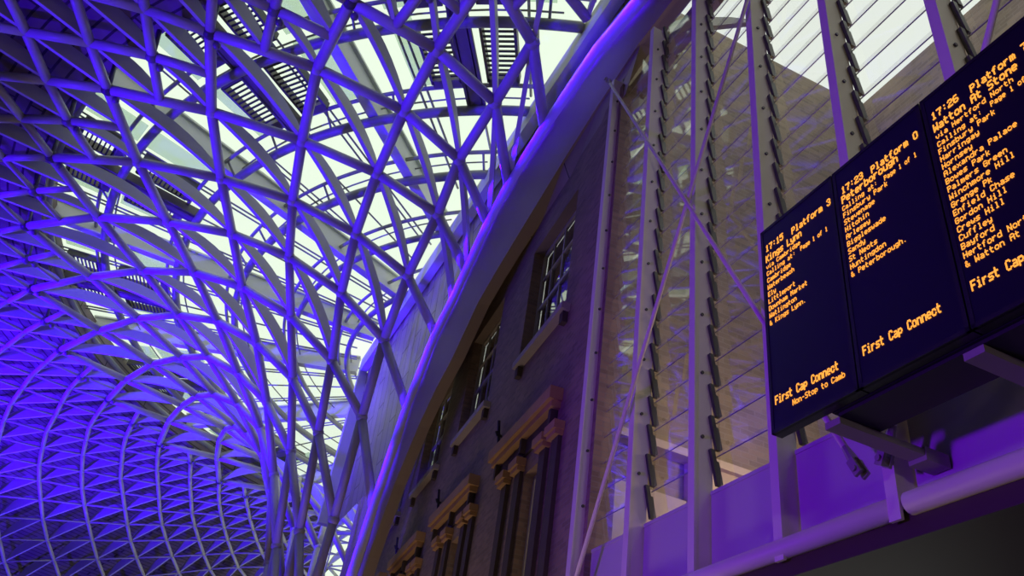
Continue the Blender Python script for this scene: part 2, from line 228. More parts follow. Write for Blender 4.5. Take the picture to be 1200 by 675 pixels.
# ================================================================ diagrid canopy
P_="-7.42,12.08,15.74,-5.17,12.77,15.94,0;-4.9,23.84,8.95,-4.06,23.45,6.03,0;-10.43,14.37,15.79,-7.98,14.66,15.9,0;-5.78,25.43,8.89,-4.99,24.86,5.98,0;-4.17,10.58,15.6,-2.43,11.65,15.88,0;-5.17,12.77,15.94,-3.19,13.68,15.99,0;-6.27,27.2,8.83,-5.65,26.45,5.94,0;-7.98,14.66,15.9,-5.78,15.15,15.89,0;-3.57,21.26,11.58,-2.66,21.27,9.03,0;-4.92,22.61,11.5,-3.8,22.47,9,0;-12.91,17.32,15.83,-10.49,17.05,15.93,0;-0.41,11.17,16.01,0.15,13.35,15.8,0;-1.07,12.97,15.99,-0.49,15.13,15.46,0;-10.49,17.05,15.93,-8.21,17.09,15.87,0;-1.42,9.48,15.79,-0.41,11.17,16.01,0;-5.78,15.15,15.89,-3.87,15.73,15.74,0;-5.93,24.24,11.45,-4.9,23.84,8.95,0;-2.43,11.65,15.88,-1.07,12.97,15.99,0;-13.28,12.65,15.47,-11.71,12.78,15.59,1;-10.15,11.38,15.56,-8.74,11.69,15.69,1;-8.21,17.09,15.87,-6.22,17.28,15.67,0;-5.39,9.95,15.52,-4.17,10.58,15.6,1;-3.19,13.68,15.99,-1.79,14.76,15.75,0;-3.87,15.73,15.74,-2.21,16.45,15.33,0;-3.29,19.82,13.33,-2.26,20.14,11.52,0;-14.92,20.73,15.78,-12.52,19.92,15.98,0;-7.09,28,11.43,-6.27,27.2,8.83,0;-6.69,26.09,11.33,-5.78,25.43,8.89,0;-6.22,17.28,15.67,-4.4,17.66,15.19,0;-1.79,14.76,15.75,-0.86,16.19,15.05,0;1.64,9.43,15.86,1.04,10.82,15.79,0;-12.52,19.92,15.98,-10.27,19.49,15.9,0;-8.74,11.69,15.69,-7.42,12.08,15.74,1;-7.04,10.69,15.65,-5.86,11.16,15.72,1;-4.4,17.66,15.19,-2.84,18.21,14.49,0;-7.14,29.98,11.44,-6.48,29.01,8.89,0;-2.84,18.21,14.49,-1.81,18.86,13.19,0;-10.27,19.49,15.9,-8.25,19.26,15.68,0;-5.86,11.16,15.72,-4.67,11.68,15.77,1;-11.71,12.78,15.59,-10.34,12.9,15.7,1;-2.21,16.45,15.33,-1.22,17.2,14.19,0;-10.34,12.9,15.7,-9,13.09,15.8,1;-4.83,21.2,13.16,-3.57,21.26,11.58,0;-4.74,19.47,14.42,-3.29,19.82,13.33,0;-6.43,19.24,15.19,-4.74,19.47,14.42,0;-6.78,31.94,11.46,-6.33,30.84,8.9,0;-0.3,9.31,15.86,0.62,10.3,15.93,1;-8.25,19.26,15.68,-6.43,19.24,15.19,0;-9,13.09,15.8,-7.7,13.37,15.82,1;-11.83,14.29,15.68,-10.43,14.37,15.79,1;-6.05,33.8,11.48,-5.83,32.61,8.92,0;-6.38,21.12,14.37,-4.83,21.2,13.16,0;-16.21,24.48,15.79,-13.85,23.3,15.95,0;-6.19,22.79,13.18,-4.92,22.61,11.5,0;-13.23,14.31,15.57,-11.83,14.29,15.68,1;-4.99,35.47,11.49,-5,34.25,8.93,0;-8.14,21.22,15.2,-6.38,21.12,14.37,0;-11.86,15.7,15.79,-10.46,15.71,15.86,1;-14.5,16.03,15.59,-13.08,15.85,15.73,1;-7.26,24.68,13.13,-5.93,24.24,11.45,0;-13.85,23.3,15.95,-11.79,22.33,15.9,0;-11.79,22.33,15.9,-9.9,21.64,15.7,0;-7.73,23.07,14.37,-6.19,22.79,13.18,0;-9.9,21.64,15.7,-8.14,21.22,15.2,0;-15.67,17.88,15.58,-14.26,17.56,15.72,1;-14.26,17.56,15.72,-12.91,17.32,15.83,1;-7.78,26.79,13.1,-6.69,26.09,11.33,0;-13.08,15.85,15.73,-11.86,15.7,15.79,1;-9.38,23.56,15.21,-7.73,23.07,14.37,0;-2.61,9.93,15.69,-1.92,10.57,15.84,1;-16.64,28.56,15.71,-14.63,26.86,15.92,0;-14.01,18.95,15.82,-12.72,18.62,15.9,1;-12.82,25.44,15.88,-11.03,24.38,15.67,0;-15.3,19.36,15.7,-14.01,18.95,15.82,1;-8.69,25.3,14.31,-7.26,24.68,13.13,0;-14.63,26.86,15.92,-12.82,25.44,15.88,0;-11.03,24.38,15.67,-9.38,23.56,15.21,0;-8.06,28.96,13.09,-7.09,28,11.43,0;-10.23,26.12,15.19,-8.69,25.3,14.31,0;-16.14,21.28,15.68,-14.92,20.73,15.78,1;0.41,39.83,13.18,-0.36,38.67,11.51,0;-9.14,27.7,14.29,-7.78,26.79,13.1,0;-7.89,31.14,13.1,-7.14,29.98,11.44,0;-15.62,22.6,15.77,-14.38,22.01,15.87,1;-1.54,39.26,13.18,-2.09,37.95,11.51,0;-14.73,30.54,15.85,-13.15,28.75,15.87,0;-7.28,33.25,13.13,-6.78,31.94,11.46,0;-3.35,38.26,13.17,-3.65,36.87,11.5,0;-16.82,23.26,15.67,-15.62,22.6,15.77,1;-4.95,36.89,13.16,-4.99,35.47,11.49,0;-6.28,35.2,13.15,-6.05,33.8,11.48,0;-13.15,28.75,15.87,-11.62,27.34,15.61,0;-16.11,32.67,15.82,-14.73,30.54,15.85,0;-11.62,27.34,15.61,-10.23,26.12,15.19,0;-18.42,26.23,15.52,-17.27,25.32,15.66,1;-4.47,47.69,15.85,-5.4,45.22,15.98,0;-17.27,25.32,15.66,-16.21,24.48,15.79,1;1.37,41.19,14.39,0.41,39.83,13.18,0;-10.51,28.88,15.08,-9.14,27.7,14.29,0;-9.19,30.15,14.28,-8.06,28.96,13.09,0;-14.93,36.63,15.77,-13.93,34.18,15.94,0;-16.49,26.53,15.74,-15.42,25.67,15.85,1;-26.17,52.11,11.81,-25.87,49.48,12.41,1;-2.23,46.54,15.98,-3.28,44.35,15.93,0;-12.86,40.31,15.77,-12.49,37.63,15.96,0;-25.87,49.48,12.41,-25.38,46.96,12.97,1;-23.73,52.5,12.46,-23.48,49.93,13.03,1;-0.32,45.22,15.93,-1.47,43.42,15.71,0;-7.81,45.86,15.85,-8.2,43.25,15.97,0;-18.54,28.48,15.5,-17.52,27.42,15.66,1;-17.52,27.42,15.66,-16.49,26.53,15.74,1;-0.85,40.8,14.39,-1.54,39.26,13.18,0;-21.36,52.68,13.03,-21.26,50.23,13.53,1;-23.16,47.53,13.45,-22.77,45.25,13.91,1;-19.63,29.64,15.39,-18.54,28.48,15.5,1;-10.63,43.36,15.83,-10.53,40.71,15.94,0;-23.48,49.93,13.03,-23.16,47.53,13.45,1;-13.93,34.18,15.94,-12.8,32.1,15.84,0;-5.4,45.22,15.98,-5.99,42.86,15.93,0;-19.17,52.71,13.55,-19.18,50.4,13.99,1;-15.05,54.55,14.11,-15.41,52.37,14.51,1;-13.19,54.15,14.49,-13.69,52.05,14.81,1;-17.02,54.89,13.62,-17.21,52.59,14.06,1;0.07,42.39,15.22,-0.85,40.8,14.39,0;-22.77,45.25,13.91,-22.26,43.14,14.29,1;-22.26,43.14,14.29,-21.73,41.11,14.63,1;-21.26,50.23,13.53,-21,47.96,13.95,1;-3.28,44.35,15.93,-4.06,42.34,15.71,0;-18.47,30.73,15.5,-17.52,29.6,15.62,1;-8.73,32.55,14.32,-7.89,31.14,13.1,0;-2.96,39.92,14.39,-3.35,38.26,13.17,0;-11.26,53.67,14.8,-11.77,51.7,15.04,1;-20.31,33.44,15.25,-19.36,32.04,15.41,1;-1.47,43.42,15.71,-2.36,41.68,15.22,0;-21.97,36.62,14.83,-21.16,34.95,15.06,1;-21,47.96,13.95,-20.68,45.82,14.29,1;-17.52,29.6,15.62,-16.64,28.56,15.71,1;-16.88,33.89,15.6,-16.11,32.67,15.82,1;-19.7,35.92,15.23,-18.84,34.42,15.44,1;-21.16,34.95,15.06,-20.31,33.44,15.25,1;-12.8,32.1,15.84,-11.67,30.36,15.58,0;-8.2,43.25,15.97,-8.34,40.81,15.91,0;-20.68,45.82,14.29,-20.31,43.76,14.58,1;-19.18,50.4,13.99,-19.04,48.24,14.31,1;-17.21,52.59,14.06,-17.23,50.44,14.4,1;-10.53,40.71,15.94,-10.3,38.26,15.89,0;-9.37,53.13,15.02,-9.91,51.31,15.23,1;-12.49,37.63,15.96,-11.88,35.28,15.88,0;-16.53,30.62,15.71,-15.68,29.55,15.78,1;-17.23,50.44,14.4,-17.16,48.35,14.71,1;-11.67,30.36,15.58,-10.51,28.88,15.08,0;-3.77,52.71,15.37,-4.54,51.15,15.52,1;-19.38,39.99,15.06,-18.86,38.29,15.3,1;-19.88,41.81,14.81,-19.38,39.99,15.06,1;-19.36,32.04,15.41,-18.47,30.73,15.5,1;-20.39,37.53,15.02,-19.7,35.92,15.23,1;-19.04,48.24,14.31,-18.76,46.19,14.62,1;-7.62,52.54,15.21,-8.22,50.87,15.4,1;-21.1,39.25,14.8,-20.39,37.53,15.02,1;-20.31,43.76,14.58,-19.88,41.81,14.81,1;-2.38,51.79,15.51,-3.18,50.33,15.62,1;-4.87,38.6,14.38,-4.95,36.89,13.16,0;-17.34,31.73,15.62,-16.53,30.62,15.71,1;-6.03,51.91,15.39,-6.64,50.28,15.54,1;-18.4,44.24,14.84,-18.06,42.38,15.06,1;-5.99,42.86,15.93,-6.38,40.72,15.7,0;-17.16,48.35,14.71,-17,46.37,14.95,1;-21.73,41.11,14.63,-21.1,39.25,14.8,1;-18.08,33.01,15.51,-17.34,31.73,15.62,1;-3.18,50.33,15.62,-3.87,48.98,15.75,1;-15.41,52.37,14.51,-15.43,50.33,14.76,1;-13.69,52.05,14.81,-13.79,50.09,15.06,1;-2.36,41.68,15.22,-2.96,39.92,14.39,0;-4.54,51.15,15.52,-5.18,49.62,15.63,1;-7.82,34.83,14.35,-7.28,33.25,13.13,0;-18.06,42.38,15.06,-17.73,40.63,15.25,1;-18.76,46.19,14.62,-18.4,44.24,14.84,1;-9.91,51.31,15.23,-10.28,49.6,15.42,1;-1.95,49.54,15.74,-2.68,48.33,15.84,1;-15.43,50.33,14.76,-15.38,48.35,15,1;-14.21,39.96,15.64,-13.93,38.5,15.88,1;-11.77,51.7,15.04,-12.01,49.86,15.25,1;-15.38,48.35,15,-15.29,46.48,15.22,1;-6.51,36.88,14.37,-6.28,35.2,13.15,0;-8.22,50.87,15.4,-8.63,49.19,15.55,1;-2.68,48.33,15.84,-3.35,47.12,15.92,1;-17.61,35.2,15.49,-16.88,33.89,15.6,1;-18.84,34.42,15.44,-18.08,33.01,15.51,1;-10.24,31.6,15.11,-9.19,30.15,14.28,0;-18.86,38.29,15.3,-18.23,36.69,15.44,1;-17.73,40.63,15.25,-17.24,38.97,15.41,1;-5.18,49.62,15.63,-5.73,48.2,15.76,1;-15.63,34.69,15.76,-15.02,33.42,15.88,1;-16.36,42.84,15.26,-16.04,41.12,15.43,1;-4.06,42.34,15.71,-4.6,40.45,15.21,0;-6.64,50.28,15.54,-7.11,48.7,15.64,1;-3.87,48.98,15.75,-4.47,47.69,15.85,1;-16.23,35.98,15.62,-15.63,34.69,15.76,1;-13.79,50.09,15.06,-13.79,48.25,15.26,1;-17,46.37,14.95,-16.71,44.54,15.12,1;-7.11,48.7,15.64,-7.5,47.23,15.76,1;-8.34,40.81,15.91,-8.35,38.62,15.69,0;-12.01,49.86,15.25,-12.12,48.15,15.43,1;-17.24,38.97,15.41,-16.76,37.39,15.51,1;-16.04,41.12,15.43,-15.7,39.48,15.54,1;-5.73,48.2,15.76,-6.19,46.87,15.85,1;-16.76,37.39,15.51,-16.23,35.98,15.62,1;-10.28,49.6,15.42,-10.47,47.91,15.56,1;-11.88,35.28,15.88,-11.11,33.3,15.64,0;-8.63,49.19,15.55,-8.91,47.58,15.64,1;-18.23,36.69,15.44,-17.61,35.2,15.49,1;-15.29,46.48,15.22,-15.11,44.75,15.37,1;-15.33,38,15.65,-14.93,36.63,15.77,1;-15.7,39.48,15.54,-15.33,38,15.65,1;-6.19,46.87,15.85,-6.6,45.54,15.92,1;-13.69,46.54,15.39,-13.57,44.82,15.52,1;-16.71,44.54,15.12,-16.36,42.84,15.26,1;-10.3,38.26,15.89,-9.97,36.1,15.67,0;-8.91,47.58,15.64,-9.13,46.08,15.76,1;-7.5,47.23,15.76,-7.81,45.86,15.85,1;-15.11,44.75,15.37,-14.8,43.06,15.49,1;-13.79,48.25,15.26,-13.69,46.54,15.39,1;-12.12,48.15,15.43,-12.09,46.45,15.54,1;-10.47,47.91,15.56,-10.55,46.28,15.64,1;-10.55,46.28,15.64,-10.61,44.77,15.75,1;-14.5,41.45,15.54,-14.21,39.96,15.64,1;-13.57,44.82,15.52,-13.37,43.18,15.6,1;-12.09,46.45,15.54,-12.03,44.81,15.62,1;-9.13,46.08,15.76,-9.29,44.69,15.84,1;-12.03,44.81,15.62,-11.94,43.3,15.73,1;-14.8,43.06,15.49,-14.5,41.45,15.54,1;-9.29,44.69,15.84,-9.42,43.31,15.9,1;-4.6,40.45,15.21,-4.87,38.6,14.38,0;-10.61,44.77,15.75,-10.63,43.36,15.83,1;-13.13,41.69,15.68,-12.86,40.31,15.77,1;-13.37,43.18,15.6,-13.13,41.69,15.68,1;-11.83,41.9,15.8,-11.69,40.51,15.86,1;-13.93,38.5,15.88,-13.71,37.13,15.87,1;-6.38,40.72,15.7,-6.57,38.75,15.2,0;-11.94,43.3,15.73,-11.83,41.9,15.8,1;-11.11,33.3,15.64,-10.24,31.6,15.11,0;-9.47,34.22,15.16,-8.73,32.55,14.32,0;-8.35,38.62,15.69,-8.21,36.64,15.19,0;-6.57,38.75,15.2,-6.51,36.88,14.37,0;-9.97,36.1,15.67,-9.47,34.22,15.16,0;-8.21,36.64,15.19,-7.82,34.83,14.35,0;-4.99,24.86,5.98,-4.22,24.4,3.06,0;-5.65,26.45,5.94,-4.98,25.83,3.02,0;-5.99,28.16,5.94,-5.46,27.39,3.01,0;-9.6,8.03,15.29,-8.06,8.6,15.42,1;-6.01,29.89,5.96,-5.63,29.03,3.02,0;-6.16,7.7,15.36,-4.8,8.55,15.4,1;-5.7,31.61,5.98,-5.49,30.68,3.03,0;-13.14,9.12,15.11,-11.5,9.36,15.3,1;-11.5,9.36,15.3,-9.92,9.74,15.44,1;-4.18,7,15.34,-2.94,7.92,15.44,1;-5.07,33.23,5.99,-5.04,32.27,3.04,0;-8.06,8.6,15.42,-6.64,9.25,15.49,1;-4.14,34.68,6,-4.3,33.73,3.05,0;-6.48,29.01,8.89,-5.99,28.16,5.94,0;-9.92,9.74,15.44,-8.42,10.2,15.54,1;-14.94,10.84,15.12,-13.27,10.9,15.32,1;-6.33,30.84,8.9,-6.01,29.89,5.96,0;-13.27,10.9,15.32,-11.66,11.1,15.47,1;-4.8,8.55,15.4,-3.55,9.32,15.51,1;-2.26,6.46,15.38,-1.34,7.46,15.53,1;-5.83,32.61,8.92,-5.7,31.61,5.98,0;-6.64,9.25,15.49,-5.39,9.95,15.52,1;-5,34.25,8.93,-5.07,33.23,5.99,0;-11.66,11.1,15.47,-10.15,11.38,15.56,1;-8.42,10.2,15.54,-7.04,10.69,15.65,1;-3.88,35.67,8.94,-4.14,34.68,6,0;-0.47,6.14,15.44,0.24,7.28,15.58,1;-2.53,36.82,8.95,-2.97,35.91,6.01,0;2.33,38.25,8.96,1.5,37.76,6.02,0;-1.01,37.66,8.96,-1.6,36.86,6.01,0;-14.92,12.63,15.31,-13.28,12.65,15.47,1;0.64,38.14,8.96,-0.09,37.48,6.02,0;-16.57,12.76,15.12,-14.92,12.63,15.31,1;-2.94,7.92,15.44,-2,8.72,15.62,1;-16.37,14.53,15.32,-14.76,14.37,15.47,1;0.24,7.28,15.58,0.88,8.36,15.74,1;-14.76,14.37,15.47,-13.23,14.31,15.57,1;1.46,38.99,11.52,0.64,38.14,8.96,0;-3.55,9.32,15.51,-2.61,9.93,15.69,1;-0.36,38.67,11.51,-1.01,37.66,8.96,0;-3.65,36.87,11.5,-3.88,35.67,8.94,0;-2.09,37.95,11.51,-2.53,36.82,8.95,0;-17.65,16.59,15.31,-16.05,16.26,15.47,1;-16.05,16.26,15.47,-14.5,16.03,15.59,1;-1.34,7.46,15.53,-0.79,8.39,15.71,1;-17.19,18.27,15.45,-15.67,17.88,15.58,1;-0.79,8.39,15.71,-0.3,9.31,15.86,1;-18.74,18.78,15.29,-17.19,18.27,15.45,1;-2,8.72,15.62,-1.42,9.48,15.79,1;-18.12,20.4,15.44,-16.66,19.84,15.55,1;-16.66,19.84,15.55,-15.3,19.36,15.7,1;-19.61,21.08,15.28,-18.12,20.4,15.44,1;-21.05,21.92,15.08,-19.61,21.08,15.28,1;-18.85,22.62,15.43,-17.45,21.9,15.54,1;-17.45,21.9,15.54,-16.14,21.28,15.68,1;-20.25,23.47,15.27,-18.85,22.62,15.43,1;-21.6,24.47,15.07,-20.25,23.47,15.27,1;-18.06,24.02,15.54,-16.82,23.26,15.67,1;-22.97,25.6,14.85,-21.6,24.47,15.07,1;-19.35,24.91,15.41,-18.06,24.02,15.54,1;-31.11,50.68,10.2,-30.64,47.94,11.06,1;-20.65,25.92,15.26,-19.35,24.91,15.41,1;-28.83,54.28,10.21,-28.63,51.5,11.06,1;-9.55,69.2,10.28,-10.9,66.75,11.15,1;-13.31,67.64,10.28,-14.42,65.06,11.15,1;-30.64,47.94,11.06,-30,45.32,11.8,1;-26.25,57.62,10.23,-26.3,54.82,11.08,1;-16.89,65.68,10.27,-17.75,63.01,11.14,1;-20.26,63.34,10.26,-20.84,60.6,11.13,1;-23.38,60.64,10.25,-23.69,57.87,11.11,1;-28.63,51.5,11.06,-28.25,48.81,11.8,1;-10.9,66.75,11.15,-12.06,64.27,11.9,1;-14.42,65.06,11.15,-15.34,62.48,11.9,1;-21.87,27.08,15.06,-20.65,25.92,15.26,1;-26.3,54.82,11.08,-26.17,52.11,11.81,1;-17.75,63.01,11.14,-18.4,60.35,11.89,1;-30,45.32,11.8,-29.2,42.83,12.42,1;-23.69,57.87,11.11,-23.8,55.15,11.84,1;-23.12,28.36,14.85,-21.87,27.08,15.06,1;-20.84,60.6,11.13,-21.22,57.9,11.86,1;-8.61,65.7,11.89,-9.81,63.32,12.52,1;-12.06,64.27,11.9,-13.03,61.78,12.53,1;-24.4,29.79,14.61,-23.12,28.36,14.85,1;-19.61,27.26,15.4,-18.42,26.23,15.52,1;-29.2,42.83,12.42,-28.26,40.48,12.97,1;-28.25,48.81,11.8,-27.69,46.24,12.42,1;-15.34,62.48,11.9,-16.06,59.9,12.53,1;-9.81,63.32,12.52,-10.82,60.91,13.1,1;-28.26,40.48,12.97,-27.28,38.29,13.47,1;-13.03,61.78,12.53,-13.82,59.27,13.11,1;-18.4,60.35,11.89,-18.85,57.72,12.51,1;-20.79,28.43,15.25,-19.61,27.26,15.4,1;-27.28,38.29,13.47,-26.27,36.28,13.91,1;-23.8,55.15,11.84,-23.73,52.5,12.46,1;-7.68,62.21,13.08,-8.75,59.98,13.6,1;-27.69,46.24,12.42,-26.96,43.8,12.97,1;-16.06,59.9,12.53,-16.61,57.34,13.1,1;-10.82,60.91,13.1,-11.71,58.58,13.61,1;-13.82,59.27,13.11,-14.5,56.86,13.63,1;-21.22,57.9,11.86,-21.38,55.26,12.48,1;-26.27,36.28,13.91,-25.23,34.42,14.29,1;-5.7,61.06,13.58,-6.82,59.01,14.04,1;-11.71,58.58,13.61,-12.49,56.32,14.09,1;-26.96,43.8,12.97,-26.19,41.52,13.47,1;-8.75,59.98,13.6,-9.71,57.82,14.06,1;-16.61,57.34,13.1,-17.02,54.89,13.62,1;-25.23,34.42,14.29,-24.14,32.7,14.61,1;-14.5,56.86,13.63,-15.05,54.55,14.11,1;-26.19,41.52,13.47,-25.37,39.39,13.91,1;-18.85,57.72,12.51,-19.08,55.15,13.06,1;-12.49,56.32,14.09,-13.19,54.15,14.49,1;-21.88,29.72,15.06,-20.79,28.43,15.25,1;-21.38,55.26,12.48,-21.36,52.68,13.03,1;-25.38,46.96,12.97,-24.82,44.6,13.46,1;-9.71,57.82,14.06,-10.55,55.73,14.47,1;-23,31.14,14.85,-21.88,29.72,15.06,1;-6.82,59.01,14.04,-7.81,57.02,14.44,1;-24.14,32.7,14.61,-23,31.14,14.85,1;-25.37,39.39,13.91,-24.51,37.42,14.29,1;-24.82,44.6,13.46,-24.19,42.4,13.91,1;-10.55,55.73,14.47,-11.26,53.67,14.8,1;-5.02,58,14.42,-6.02,56.14,14.74,1;-19.08,55.15,13.06,-19.17,52.71,13.55,1;-7.81,57.02,14.44,-8.66,55.05,14.77,1;-24.19,42.4,13.91,-23.53,40.33,14.3,1;-24.51,37.42,14.29,-23.6,35.59,14.6,1;-20.66,30.94,15.26,-19.63,29.64,15.39,1;-21.64,32.35,15.06,-20.66,30.94,15.26,1;-23.6,35.59,14.6,-22.63,33.89,14.85,1;-22.63,33.89,14.85,-21.64,32.35,15.06,1;-6.02,56.14,14.74,-6.89,54.3,14.99,1;-8.66,55.05,14.77,-9.37,53.13,15.02,1;-4.37,55.19,14.97,-5.26,53.51,15.19,1;-23.53,40.33,14.3,-22.78,38.41,14.58,1;-22.78,38.41,14.58,-21.97,36.62,14.83,1;-6.89,54.3,14.99,-7.62,52.54,15.21,1;-5.26,53.51,15.19,-6.03,51.91,15.39,1"
